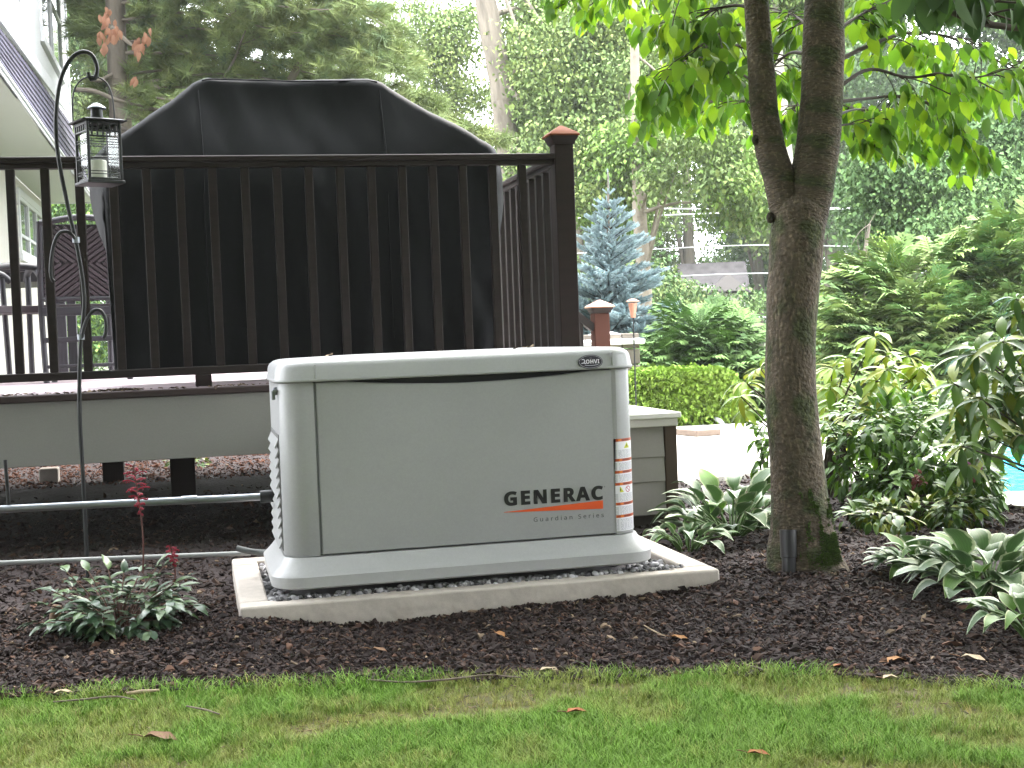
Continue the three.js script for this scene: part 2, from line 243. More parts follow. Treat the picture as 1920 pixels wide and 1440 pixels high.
// mulch chips
{
  const r = rng(11), shard = (seed) => { const q = rng(seed), g = new THREE.BoxGeometry(1, 0.16, 0.24, 3, 1, 1), p = g.attributes.position; for (let i = 0; i < p.count; i++) { const x = p.getX(i); const e = 1 - 0.7 * Math.abs(x * 2) ** 2; const h = hash(Math.round(x * 10), Math.round(p.getY(i) * 10) * 7 + Math.round(p.getZ(i) * 10), seed); p.setXYZ(i, x, p.getY(i) * e + 0.12 * (h - 0.5) + 0.1 * Math.sin(x * 3 + seed), p.getZ(i) * e * (0.8 + 0.6 * h)); } g.computeVertexNormals(); return g; };
  const mat = std({ c: [1, 1, 1], roughness: 0.9, specularIntensity: 0.5 }), lists = [[], [], []], cols = [[], [], []];
  const put = (x, z, big) => {
    if (inPoly(PATIO, x, z)) return; const k = Math.floor(r() * 3), L = (0.007 + 0.025 * r() ** 2 + (r() < 0.06 ? 0.025 : 0)) * (big ? 1.2 : 1), t = r();
    const up = V((r() - 0.5) * 1.1, 1, (r() - 0.5) * 1.1).normalize(), a = r() * Math.PI * 2;
    lists[k].push(pose(V(x, bedY(x, z) + 0.003 + 0.007 * r(), z), V(Math.cos(a), (r() - 0.5) * 0.5, Math.sin(a)), up, V(L * (0.5 + r() * 0.5), L * (0.7 + 0.8 * r()), L)));
    const c = t < 0.66 ? [0.027, 0.0185, 0.017] : t < 0.9 ? [0.05, 0.031, 0.024] : t < 0.984 ? [0.085, 0.046, 0.031] : [0.22, 0.16, 0.11], q = 0.6 + 0.8 * r();
    cols[k].push(rgb(c[0] * q, c[1] * q, c[2] * q));
  };
  const inPad = (x, z) => x > -0.70 && x < 0.785 && z < 0.045 && z > -0.89;
  for (let i = 0; i < 62000; i++) { const x = lerp(-1.75, 1.75, r()), z = lerp(-0.5, edgeZ(x) + 0.03, Math.pow(r(), 0.8)); if (!inPad(x, z)) put(x, z); }
  for (let i = 0; i < 26000; i++) { const x = lerp(-2.2, 2.7, r()), z = lerp(-4.2, -0.45, Math.sqrt(r())); if (!inPad(x, z)) put(x, z, 1); }
  for (let i = 0; i < 900; i++) { const x = lerp(-0.72, 0.82, r()), z = 0.05 + 0.02 * r(); put(x, z); }
  for (let i = 0; i < 9000; i++) { const x = lerp(-2.4, 0.6, r()), z = lerp(-7, -4.6, r()); put(x, z, 1); cols.forEach((c) => { const l = c[c.length - 1]; if (l && r() < 0.5) l.setRGB(0.10, 0.042, 0.024); }); }
  const top = new THREE.Group(); top.name = 'mulch_chips'; scene.add(top); tag(top, 'dark brown shredded bark mulch chips strewn over the planting bed', 'mulch', null, 'stuff');
  lists.forEach((l, k) => many('chips', shard(k + 1), mat, l, top, cols[k]));
}
// grass
{
  const r = rng(23), blades = [];
  for (let b = 0; b < 9; b++) {
    const a = r() * 6.283, lean = 0.2 + 0.8 * r(), H = 0.5 + 0.7 * r(), w = 0.05, ox = (r() - 0.5) * 0.8, oz = (r() - 0.5) * 0.8, pos = [], idx = [];
    for (let i = 0; i <= 3; i++) { const t = i / 3, d = lean * t * t * H, ww = w * (1 - t * 0.92); for (const s of [-1, 1]) pos.push(ox + Math.cos(a) * d - Math.sin(a) * ww * s, H * t * (1 - 0.25 * lean * t), oz + Math.sin(a) * d + Math.cos(a) * ww * s); }
    for (let i = 0; i < 3; i++) idx.push(i * 2, i * 2 + 1, i * 2 + 2, i * 2 + 1, i * 2 + 3, i * 2 + 2);
    const g = new THREE.BufferGeometry(); g.setAttribute('position', new THREE.Float32BufferAttribute(pos, 3)); g.setIndex(idx); g.computeVertexNormals(); blades.push(g);
  }
  const tuft = merge(blades), L = [], C = [];
  for (let i = 0; i < 78000; i++) {
    const x = lerp(-1.75, 1.75, r()), z = edgeZ(x) - 0.03 + 1.35 * Math.pow(r(), 0.75); if (x > 0.9 && z < edgeZ(x)) continue;
    const n = fbm(x * 2.6 + 7, z * 3.4 + 3, 4, 0, 91), y2 = fbm(x * 6 + 1, z * 6 + 5, 3, 0, 17), bare = smooth(0.58, 0.68, n) * 0.75 + smooth(0.6, 0.72, y2) * 0.5;
    if (r() < bare * 0.4) continue;
    const e = smooth(0, 0.12, z - edgeZ(x)), h = (0.022 + 0.022 * r()) * (0.8 + 0.35 * (1 - e)) * (1 - 0.4 * Math.min(1, bare));
    L.push(pose(V(x, lawnY(x, z) - 0.004, z), V(Math.cos(i), 0, Math.sin(i)), UP, V(h * 1.0, h, h * 1.0)));
    const dry = Math.max(smooth(0.45, 0.62, y2) * 0.8 * r(), Math.min(1, bare) * (0.5 + 0.6 * r())) + (r() < 0.05 ? 0.7 : 0), q = 0.7 + 0.6 * r();
    C.push(rgb(lerp(0.15, 0.30, dry) * q, lerp(0.28, 0.29, dry) * q, lerp(0.03, 0.08, dry) * q));
  }
  const o = many('grass', tuft, std({ c: [1, 1, 1], roughness: 0.8, side: THREE.DoubleSide }), L, null, C); tag(o, 'short patchy green lawn grass along the front of the bed', 'grass', null, 'stuff');
}

{ // thatch, clippings and crumbs in the thin places of the lawn
  const r = rng(37), L = [], C = [], g = new THREE.BoxGeometry(1, 0.12, 0.16);
  for (let i = 0; i < 3600; i++) { const x = lerp(-1.75, 1.75, r()), z = edgeZ(x) + 1.3 * Math.pow(r(), 0.8); const n = fbm(x * 2.6 + 7, z * 3.4 + 3, 4, 0, 91), y2 = fbm(x * 6 + 1, z * 6 + 5, 3, 0, 17), bare = smooth(0.54, 0.66, n) * 0.75 + smooth(0.56, 0.7, y2) * 0.5; if (r() > bare + 0.08) continue; const a = r() * 6.28, s = 0.006 + 0.016 * r() * r(); L.push(pose(V(x, lawnY(x, z) + 0.002 + 0.006 * r(), z), V(Math.cos(a), 0.3 * (r() - 0.5), Math.sin(a)), UP, V(s, s * 0.8, s * 1.3))); const q = 0.6 + 0.7 * r(), c = r() < 0.5 ? [0.13, 0.08, 0.05] : r() < 0.7 ? [0.24, 0.17, 0.09] : [0.06, 0.04, 0.03]; C.push(rgb(c[0] * q, c[1] * q, c[2] * q)); }
  tag(many('lawn_litter', g, std({ c: [1, 1, 1], roughness: 0.95 }), L, null, C), 'brown thatch and crumbs in the thin patches of the lawn', 'lawn litter', null, 'stuff');
}

// ---------------------------------------------------------------- deck
const DX1 = 0.955, DZ = -1.80, DY = 0.5716, DZB = -5.3;
{
  const d = thing('deck', 'raised deck of reddish brown boards with a grey green rim board', 'deck', [0, 0, 0]);
  part('fascia', boxUV(bx(6.2, 0.2665, 0.044, DX1 - 3.13, 0.4072, DZ - 0.049)), M.fascia, d);
  part('fascia', boxUV(bx(0.04, 0.262, DZ - DZB - 0.1, DX1 - 0.03 - 0.02, 0.405, (DZ + DZB) / 2 - 0.03)), M.fascia, d);
  const kinds = [0, 1, 2].map((k) => { const m = M.board.clone(); m.color.multiplyScalar([1, 0.86, 1.1][k]); return m; });
  const g = boxUV(bx(6.2, 0.026, 0.136, 0, 0, 0, 0.005)); let k = 0;
  for (let z = DZ - 0.068 - 0.03; z > DZB; z -= 0.1395) part('deck_board', g, kinds[(k++ * 7) % 3], d).position.set(DX1 - 3.1, DY - 0.013, z);
  part('edge_board', boxUV(bx(6.2, 0.03, 0.03, DX1 - 3.1, DY - 0.0155, DZ - 0.015, 0.006)), M.boardEdge, d, 'dark brown deck edge board');
  for (const [x, z] of [[0.75, -2.1], [-0.9, -3.4], [-1.35, -4.9], [-2.4, -3.4], [0.75, -4.9]]) part('support_post', boxUV(bx(0.13, 0.55, 0.13, x, 0.14, z)), M.railPost, d);
  for (let x = 0.7; x > -4.6; x -= 0.41) part('joist', boxUV(bx(0.04, 0.22, 3.3, x, 0.43, -3.55)), M.railPost, d);
}
// railings
const RT = 1.5595, RZ = -1.9, BX0 = 0.671, BS = 0.137;
function postCap(parent, x, y, z, w, mat) {                        // moulding and a low pyramid
  part('cap_moulding', boxUV(merge([loft([[roundRect(w * 0.36, w * 0.36, 0.006, 2), 0], [roundRect(w * 0.39, w * 0.39, 0.006, 2), 0.016], [roundRect(w * 0.44, w * 0.44, 0.006, 2), 0.026], [roundRect(w * 0.46, w * 0.46, 0.006, 2), 0.036]], true, true)]).translate(x, y, z)), M.railPost, parent);
  part('post_cap', boxUV(loft([[roundRect(w * 0.5, w * 0.5, 0.006, 2), 0], [roundRect(w * 0.505, w * 0.505, 0.006, 2), 0.007], [roundRect(w * 0.43, w * 0.43, 0.008, 2), 0.018], [roundRect(w * 0.05, w * 0.05, 0.004, 2), 0.052]], true, true).translate(x, y + 0.036, z)), mat ?? M.cap, parent);
}
{
  const r = thing('deck_railing', 'dark brown front deck railing running across behind the generator', 'railing', [0, 0, 0]);
  part('top_rail', boxUV(merge([bx(3.3, 0.026, 0.09, -0.83, RT - 0.013, RZ, 0.008), bx(3.3, 0.022, 0.05, -0.83, RT - 0.037, RZ, 0.004)])), M.rail, r);
  part('bottom_rail', boxUV(bx(3.3, 0.035, 0.055, -0.83, 0.643, RZ, 0.006)), M.rail, r);
  const g = boxUV(bx(0.036, RT - 0.048 - 0.6605, 0.036, 0, 0, 0, 0.004));
  for (let i = 0; i < 23; i++) part('baluster', g, M.rail, r).position.set(BX0 - BS * i, (RT - 0.048 + 0.6605) / 2, RZ);
  part('foot_block', boxUV(bx(0.07, 0.05, 0.055, -0.775, 0.6, RZ + 0.002)), M.railPost, r);
  const p = part('corner_post', boxUV(bx(0.0895, 1.06, 0.0895, 0.8612, 1.1, RZ, 0.005)), M.railPost, r);
  postCap(p, 0.8612, 1.60, RZ, 0.142);
  p.children.forEach((c) => (c.name = c.name));
  const s = thing('deck_railing', 'dark brown side deck railing running away from the capped corner post', 'railing', [0, 0, 0]);
  const z0 = RZ - 0.05, z1 = -4.5;
  part('top_rail', boxUV(merge([bx(0.09, 0.026, z0 - z1, 0.861, RT - 0.013, (z0 + z1) / 2, 0.008), bx(0.05, 0.022, z0 - z1, 0.861, RT - 0.037, (z0 + z1) / 2)])), M.rail, s);
  part('bottom_rail', boxUV(bx(0.055, 0.035, z0 - z1, 0.861, 0.643, (z0 + z1) / 2)), M.rail, s);
  for (let z = z0 - 0.11; z > z1; z -= BS) part('baluster', g, M.rail, s).position.set(0.861, (RT - 0.048 + 0.6605) / 2, z);
  const q = part('end_post', boxUV(bx(0.0895, 1.06, 0.0895, 0.8612, 1.1, z1 - 0.05, 0.005)), M.railPost, s); postCap(q, 0.8612, 1.60, z1 - 0.05, 0.142);
}
{ // stair railing beyond
  const s = thing('stair_railing', 'brown stair railing sloping down to a short newel post', 'railing', [0, 0, 0]);
  const n = at(1125, 600, 9), x = n.x, z = n.z, top = 0.865, sz = -4.55;
  const p = part('newel_post', boxUV(bx(0.105, 1.0, 0.105, x, top - 0.5, z, 0.006)), M.cap.clone(), s); p.material.color.setRGB(0.085, 0.035, 0.026);
  postCap(p, x, top, z, 0.165, std({ c: [0.42, 0.19, 0.11], roughness: 0.35 }));
  const A = V(0.95, 1.42, sz), B = V(x - 0.05, 0.765, z), dir = B.clone().sub(A);
  const bar = (y, h) => { const g = bx(dir.length(), h, 0.06); const m = new THREE.Matrix4().makeRotationZ(Math.atan2(dir.y, dir.x)); g.applyMatrix4(m); g.translate((A.x + B.x) / 2, (A.y + B.y) / 2 + y, (A.z + B.z) / 2); return boxUV(g); };
  part('hand_rail', bar(0, 0.05), M.rail, s); part('lower_rail', bar(-0.62, 0.04), M.rail, s);
  for (let i = 1; i < 9; i++) { const t = i / 9, c = A.clone().lerp(B, t); part('baluster', boxUV(bx(0.036, 0.6, 0.036, c.x, c.y - 0.31, c.z)), M.rail, s); }
}
{ // step beside the deck, clad in siding
  const s = thing('deck_step', 'siding clad deck step with a pale top board behind the generator', 'step', [0, 0, 0]);
  const y0 = 0.371, xr = 1.178, zf = -1.3, zb = -1.775;
  const pale = std({ c: [0.86, 0.84, 0.82], roughness: 0.7, map: T.wood });
  part('tread_board', boxUV(bx(1.5, 0.024, 0.47, xr - 0.75, y0 + 0.012, -1.535, 0.006)), pale, s);
  part('tread_board', boxUV(bx(0.2, 0.024, 1.3, xr - 0.1, y0 + 0.012, -2.43, 0.006)), pale, s);
  part('tread_trim', boxUV(merge([bx(1.485, 0.034, 0.02, xr - 0.7575, y0 - 0.017, zf - 0.02), bx(0.02, 0.034, 1.7, xr - 0.024, y0 - 0.017, -2.19)])), std({ c: [0.52, 0.49, 0.46], roughness: 0.7 }), s);
  const bh = [0.336, 0.209, 0.105, -0.035], ang = 0.06;
  for (let k = 0; k < 3; k++) { const h = bh[k] - bh[k + 1], g = bx(1.25, h + 0.006, 0.012); g.rotateX(-ang); part('siding_board', boxUV(g.translate(0.485, (bh[k] + bh[k + 1]) / 2, zf - 0.045)), M.siding, s); }
  part('corner_board', boxUV(bx(0.055, 0.47, 0.07, 1.139, 0.108, zf - 0.07)), M.cap.clone(), s).material.color.setRGB(0.075, 0.055, 0.042);
  const side = std({ c: [0.055, 0.045, 0.036], roughness: 0.85 });
  part('skirt_board', boxUV(bx(1.25, 0.12, 0.02, 0.485, -0.085, zf - 0.08)), side, s);
  part('side_panel', boxUV(bx(0.02, 0.47, 1.6, 1.145, 0.108, -2.22)), side, s);
  part('frame', boxUV(bx(1.2, 0.4, 0.03, 0.48, 0.15, zb + 0.02)), side, s);
}

// ---------------------------------------------------------------- generator
{
  const pad = thing('generator_pad', 'pale concrete curb frame around the gravel under the generator', 'generator pad', [0, 0, 0]);
  const x0 = -0.709, x1 = 0.7935, zf = 0.048, zb = -0.894, w = 0.088, h = 0.19, y = -0.0235 - h / 2;
  const curb = (W, D, x, z) => { const g = new RoundedBoxGeometry(W, h, D, 2, 0.009); g.translate(x, y, z); return boxUV(g, 1.1, x, z); };
  part('curb', curb(x1 - x0, w, (x0 + x1) / 2, zf - w / 2), M.concrete, pad); part('curb', curb(x1 - x0, w, (x0 + x1) / 2, zb + w / 2), M.concrete, pad);
  part('curb', curb(w, zf - zb - 2 * w - 0.002, x0 + w / 2, (zf + zb) / 2), M.concrete, pad); part('curb', curb(w, zf - zb - 2 * w - 0.002, x1 - w / 2, (zf + zb) / 2), M.concrete, pad);
  struct('gravel_base', boxUV(bx(x1 - x0 - 2 * w, 0.06, zf - zb - 2 * w, (x0 + x1) / 2, -0.083, (zf + zb) / 2)), std({ c: [0.12, 0.115, 0.12], roughness: 1, map: T.concrete }));
  const r = rng(31), peb = (s) => { const g = new THREE.IcosahedronGeometry(1, 1), p = g.attributes.position; for (let i = 0; i < p.count; i++) { const a = V().fromBufferAttribute(p, i), q = 0.75 + 0.5 * vnoise(a.x * 1.6 + s * 9, a.y * 1.6 + a.z * 2.3 + 20); p.setXYZ(i, a.x * q, a.y * q * 0.62, a.z * q * 0.8); } g.computeVertexNormals(); return g; };
  const L = [[], []], C = [[], []];
  for (let i = 0; i < 3500; i++) {
    const fr = i > 2600, x = lerp(x0 + w + 0.006, x1 - w - 0.006, r()), z = fr ? lerp(-0.055, -0.012, r()) : lerp(zb + w, zf - w - 0.006, r()); if (!fr && Math.abs(x) < 0.55 && z < -0.07 && z > -0.58) continue;
    const k = i & 1, s = (0.007 + 0.009 * r()) * (fr ? 0.75 : 1), q = r(), c = q < 0.35 ? 0.06 : q < 0.75 ? 0.20 : 0.46, v = c * (0.7 + 0.6 * r());
    L[k].push(pose(V(x, (fr ? -0.036 + 0.02 * r() : -0.054 + 0.016 * r()), z), V(Math.cos(i), 0.3 * (r() - 0.5), Math.sin(i)), V((r() - 0.5), 1, (r() - 0.5)), s)); C[k].push(rgb(v, v * 0.98, v * 1.03));
  }
  const gt = new THREE.Group(); gt.name = 'gravel'; scene.add(gt); tag(gt, 'grey and white gravel inside the curb frame around the generator', 'gravel', null, 'stuff');
  L.forEach((l, k) => many('pebbles', peb(k + 1), std({ c: [1, 1, 1], roughness: 0.8 }), l, gt, C[k]));
}
{
  const G = thing('standby_generator', 'grey white standby generator with black and orange lettering on its front', 'generator', [0, 0, -0.319]);
  const zc = 0.319;                                              // front plane of the base, in the group's axes
  const ring = (inset, r) => roundRect(0.609 - inset, 0.319 - inset, r, 8);
  part('base', boxUV(loft([[ring(0.012, 0.085), 0.004], [ring(0.002, 0.095), 0.01], [ring(0, 0.095), 0.042], [ring(0.003, 0.095), 0.047], [ring(0.012, 0.092), 0.056], [ring(0.026, 0.088), 0.072], [ring(0.037, 0.082), 0.086], [ring(0.042, 0.078), 0.0945], [ring(0.07, 0.06), 0.095]], true, true)), M.paintPale, G);
  part('inner_body', boxUV(loft([[ring(0.075, 0.05), 0.095], [ring(0.075, 0.05), 0.625]], true, true)), M.dark, G);
  // corner columns wrap round from the seams beside the front panel
  const hx = 0.609 - 0.046, hz = zc - 0.05, cr = 0.078, thick = 0.024, yb = 0.0965, yt = 0.6265;
  const col = (sgn, seam) => {
    const o = [], i = []; for (let k = 0; k <= 10; k++) { const a = k / 10 * Math.PI / 2; o.push([hx - cr + cr * Math.sin(a), hz - cr + cr * Math.cos(a)]); i.push([hx - cr + (cr - thick) * Math.sin(a), hz - cr + (cr - thick) * Math.cos(a)]); }
    const outer = [[seam, hz], ...o, [hx, -hz]], inner = [[seam, hz - thick], ...i, [hx - thick, -hz]]; const P = [...outer, ...inner.reverse()].map(([x, z]) => [x * sgn, z]); return P;
  };
  const seamL = 0.459, seamR = 0.4985;
  const cg = (pts) => boxUV(toCreasedNormals(prism(pts, yb, yt, 0.0025), 0.5));
  part('corner_panel', cg(col(1, seamR)), M.paint, G); part('corner_panel', cg(col(-1, seamL)), M.paint, G);
  for (const x of [(-0.4515 - seamL) / 2, (0.491 + seamR) / 2]) part('seam_strip', bx(0.012, yt - yb - 0.006, 0.008, x, (yb + yt) / 2, hz - 0.013), std({ c: [0.2, 0.205, 0.215], roughness: 0.6 }), G);
  part('back_panel', boxUV(bx(2 * hx - 0.06, yt - yb, 0.02, 0, (yb + yt) / 2, -hz + 0.012)), M.paint, G);
  // front panel with a shallow scoop along its upper edge
  {
    const xl = -0.4515, xr = 0.491, s = new THREE.Shape(); s.moveTo(xl, yb + 0.003); s.lineTo(xr, yb + 0.003); s.lineTo(xr, 0.6245); s.lineTo(0.44, 0.6245);
    for (let k = 0; k <= 24; k++) { const t = k / 24, x = lerp(0.42, -0.36, t); s.lineTo(x, 0.6245 - 0.0195 * Math.pow(Math.sin(Math.PI * t), 0.9)); }
    s.lineTo(-0.385, 0.6245); s.lineTo(xl, 0.6245);
    const g = new THREE.ExtrudeGeometry(s, { depth: 0.012, bevelEnabled: true, bevelSize: 0.005, bevelThickness: 0.005, bevelOffset: -0.005, bevelSegments: 3 }); g.translate(0, 0, hz - 0.0175);
    const fp = part('front_panel', boxUV(toCreasedNormals(g, 0.7)), M.paint, G);
    // printed logo
    const W = 1024, H = 360, cv = document.createElement('canvas'); cv.width = W; cv.height = H; const c = cv.getContext('2d');
    const x0 = 0.108, x1 = 0.456, yA = 0.142, yB = 0.272, X = (x) => (x - x0) / (x1 - x0) * W, Y = (y) => (yB - y) / (yB - yA) * H;
    c.clearRect(0, 0, W, H); c.fillStyle = '#0b0b0d'; c.textBaseline = 'alphabetic';
    const put = (txt, font, xa, xb, base, hgt, gap, hv) => { c.save(); c.font = font; let w = 0; const ws = [...txt].map((ch) => c.measureText(ch).width); w = ws.reduce((a, b) => a + b, 0) + gap * (txt.length - 1); const cap = 0.729 * parseFloat(font.match(/(\d+)px/)[1]); c.translate(xa, base); c.scale((xb - xa) / w, hgt / cap); let q = 0; [...txt].forEach((ch, i) => { c.fillText(ch, q, 0); if (hv) { c.lineWidth = hv; c.lineJoin = 'miter'; c.strokeStyle = c.fillStyle; c.strokeText(ch, q, 0); } q += ws[i] + gap; }); c.restore(); };
    put('GENERAC', 'bold 100px sans-serif', X(0.1175), X(0.4445), Y(0.213), Y(0.213) - Y(0.2555), 8, 5);
    c.fillStyle = '#e2561a'; c.beginPath(); c.moveTo(X(0.1175), Y(0.1925)); c.lineTo(X(0.4425), Y(0.209)); c.lineTo(X(0.4425), Y(0.182)); c.lineTo(X(0.1175), Y(0.1912)); c.fill();
    c.fillStyle = '#3c3d40'; put('Guardian Series', '100px sans-serif', X(0.2115), X(0.4445), Y(0.1555), Y(0.1555) - Y(0.169), 26);
    c.fillStyle = '#55565a'; c.font = '16px sans-serif'; c.fillText('®', X(0.447), Y(0.25));
    const t = new THREE.CanvasTexture(cv); t.colorSpace = THREE.SRGBColorSpace; t.anisotropy = 8;
    const pm = new THREE.PlaneGeometry(x1 - x0, yB - yA); pm.translate((x0 + x1) / 2, (yA + yB) / 2, hz - 0.0175 + 0.0175 + 0.0012);
    part('logo_print', pm, std({ c: [1, 1, 1], map: t, transparent: true, roughness: 0.5 }), fp);
  }
  // lid
  {
    const hy = 0.628, rg = (o, r) => roundRect(hx + o, hz + o + 0.004, r, 9);
    const lid = part('lid', boxUV(loft([[rg(-0.012, 0.075), hy + 0.002], [rg(0.010, 0.092), hy], [rg(0.0135, 0.094), hy + 0.003], [rg(0.0135, 0.094), hy + 0.008], [rg(0.011, 0.092), hy + 0.011], [rg(0.006, 0.09), hy + 0.044], [rg(0.0, 0.086), hy + 0.054], [rg(-0.012, 0.078), hy + 0.0625], [rg(-0.03, 0.07), hy + 0.067], [rg(-0.05, 0.06), hy + 0.0685], [rg(-0.25, 0.02), hy + 0.075]], true, true)), M.paintPale.clone(), G); lid.material.color.setRGB(0.405, 0.41, 0.42);
    for (const x of [-0.452, 0.486]) part('lid_rib', boxUV(bx(0.005, 0.05, 0.005, x, hy + 0.028, hz + 0.0145, 0.002).rotateX(0).translate(0, 0, 0)), lid.material, lid);
    // oval badge
    const s = new THREE.Shape(); s.absellipse(0, 0, 0.0395, 0.0215, 0, Math.PI * 2);
    const b = new THREE.ExtrudeGeometry(s, { depth: 0.002, bevelEnabled: true, bevelSize: 0.001, bevelThickness: 0.001, bevelSegments: 2, curveSegments: 40 });
    const bm = new THREE.Matrix4().makeTranslation(0.413, hy + 0.0245, hz + 0.0137).multiply(new THREE.Matrix4().makeRotationX(-0.13)); b.applyMatrix4(bm);
    const badge = part('badge', clean(b), std({ c: [0.02, 0.017, 0.03], roughness: 0.3 }), G, 'black oval badge with white lettering');
    const cv = document.createElement('canvas'); cv.width = 512; cv.height = 280; const c = cv.getContext('2d'); c.clearRect(0, 0, 512, 280);
    c.strokeStyle = '#d8d6e2'; c.lineWidth = 5; c.beginPath(); c.ellipse(256, 140, 243, 127, 0, 0, 7); c.stroke();
    c.fillStyle = '#eceaf4'; c.font = 'bold 118px sans-serif'; c.save(); c.translate(150, 178); c.scale(1.02, 1); c.fillText('OHVI', 0, 0); c.restore();
    c.strokeStyle = '#e4e2ee'; c.lineWidth = 17; c.beginPath(); c.arc(98, 120, 34, -2.4, 1.2); c.stroke(); c.beginPath(); c.moveTo(60, 172); c.quadraticCurveTo(110, 150, 160, 178); c.stroke();
    c.lineWidth = 7; c.beginPath(); c.moveTo(130, 206); c.quadraticCurveTo(260, 232, 420, 200); c.stroke(); c.fillStyle = '#bfb6c8'; c.font = '26px sans-serif'; c.fillText('THE', 240, 74);
    const t = new THREE.CanvasTexture(cv); t.colorSpace = THREE.SRGBColorSpace;
    const p = new THREE.PlaneGeometry(0.079, 0.043); p.translate(0, 0, 0.0036); p.applyMatrix4(bm); part('badge_print', p, std({ c: [1, 1, 1], map: t, transparent: true, roughness: 0.35 }), badge);
  }
  // louvres on the left side
  for (let k = 0; k < 11; k++) { const g = bx(0.005, 0.034, 0.40, 0, 0, 0, 0.002); g.rotateZ(-0.42); g.translate(-hx - 0.006, 0.128 + k * 0.0312, hz - 0.30); part('louvre', boxUV(g), M.paint, G); }
  part('louvre_recess', boxUV(bx(0.004, 0.36, 0.41, -hx - 0.001, 0.286, hz - 0.30)), std({ c: [0.16, 0.16, 0.16], roughness: 0.8 }), G);
  { // latch on the left column
    const l = thingless('latch', G); const g1 = new THREE.CylinderGeometry(0.011, 0.013, 0.012, 16); g1.rotateZ(Math.PI / 2); g1.translate(-hx - 0.005, 0.602, hz - 0.09);
    l.geometry = clean(merge([g1, bx(0.012, 0.03, 0.012, -hx - 0.012, 0.59, hz - 0.085, 0.004), bx(0.014, 0.008, 0.03, -hx - 0.008, 0.604, hz - 0.075, 0.003)])); l.material = M.steel;
  }
  { // warning label round the right column
    const P = []; const add = (x, z) => P.push([x, z]); add(0.5005, hz); add(hx - cr, hz); for (let k = 1; k <= 8; k++) { const a = k / 10 * Math.PI / 2; add(hx - cr + cr * Math.sin(a), hz - cr + cr * Math.cos(a)); }
    const len = [0]; for (let k = 1; k < P.length; k++) len.push(len[k - 1] + Math.hypot(P[k][0] - P[k - 1][0], P[k][1] - P[k - 1][1]));
    const tot = len[len.length - 1], y0 = 0.106, y1 = 0.402, pos = [], uv = [], idx = [];
    P.forEach(([x, z], k) => { const nx = k > 1 ? (x - hx + cr) / cr : 0, nz = k > 1 ? (z - hz + cr) / cr : 1, q = 0.0009; for (const [y, v] of [[y0, 0], [y1, 1]]) { pos.push(x + nx * q, y, z + nz * q); uv.push(len[k] / tot, v); } });
    for (let k = 0; k < P.length - 1; k++) { const a = k * 2; idx.push(a, a + 2, a + 1, a + 1, a + 2, a + 3); }
    const g = new THREE.BufferGeometry(); g.setAttribute('position', new THREE.Float32BufferAttribute(pos, 3)); g.setAttribute('uv', new THREE.Float32BufferAttribute(uv, 2)); g.setIndex(idx); g.computeVertexNormals();
    const W = 256, H = 800, cv = document.createElement('canvas'); cv.width = W; cv.height = H; const c = cv.getContext('2d'); c.fillStyle = '#e9e8ee'; c.fillRect(0, 0, W, H);
    const rows = [0, 0.215, 0.345, 0.475, 0.69, 0.825], r = rng(3);
    rows.forEach((f, i) => {
      const y = f * H; c.fillStyle = '#b4451a'; c.fillRect(0, y, W, 24); c.fillStyle = '#e07a1f'; c.fillRect(28, y + 4, 70, 16); c.fillStyle = '#3a2010'; c.font = 'bold 17px sans-serif'; c.fillText('WARNING', 104, y + 19);
      const end = (rows[i + 1] ?? 1) * H - 6; let ly = y + 38; const pic = i === 0 || i === 3;
      if (pic) { c.fillStyle = '#c4c81c'; const px = i ? 44 : 120; c.beginPath(); c.moveTo(px, y + 84); c.lineTo(px + 62, y + 84); c.lineTo(px + 31, y + 34); c.fill(); c.fillStyle = '#1a1a10'; c.fillRect(px + 27, y + 52, 8, 20); if (i) { c.strokeStyle = '#b23a5a'; c.lineWidth = 6; c.beginPath(); c.arc(150, y + 62, 24, 0, 7); c.moveTo(133, y + 45); c.lineTo(167, y + 79); c.stroke(); } ly = y + 98; }
      c.fillStyle = '#8d8d98'; for (; ly < end; ly += 9) { let x = 14; while (x < W - 20) { const w = 8 + r() * 26; c.fillRect(x, ly, Math.min(w, W - 16 - x), 3.4); x += w + 5; } }
    });
    const t = new THREE.CanvasTexture(cv); t.colorSpace = THREE.SRGBColorSpace; t.anisotropy = 8;
    part('warning_label', g, std({ c: [0.95, 0.95, 0.95], map: t, roughness: 0.35 }), G, 'white warning label with orange bands');
  }
}
function thingless(name, parent) { const o = sh(new THREE.Mesh()); o.name = name; parent.add(o); return o; }

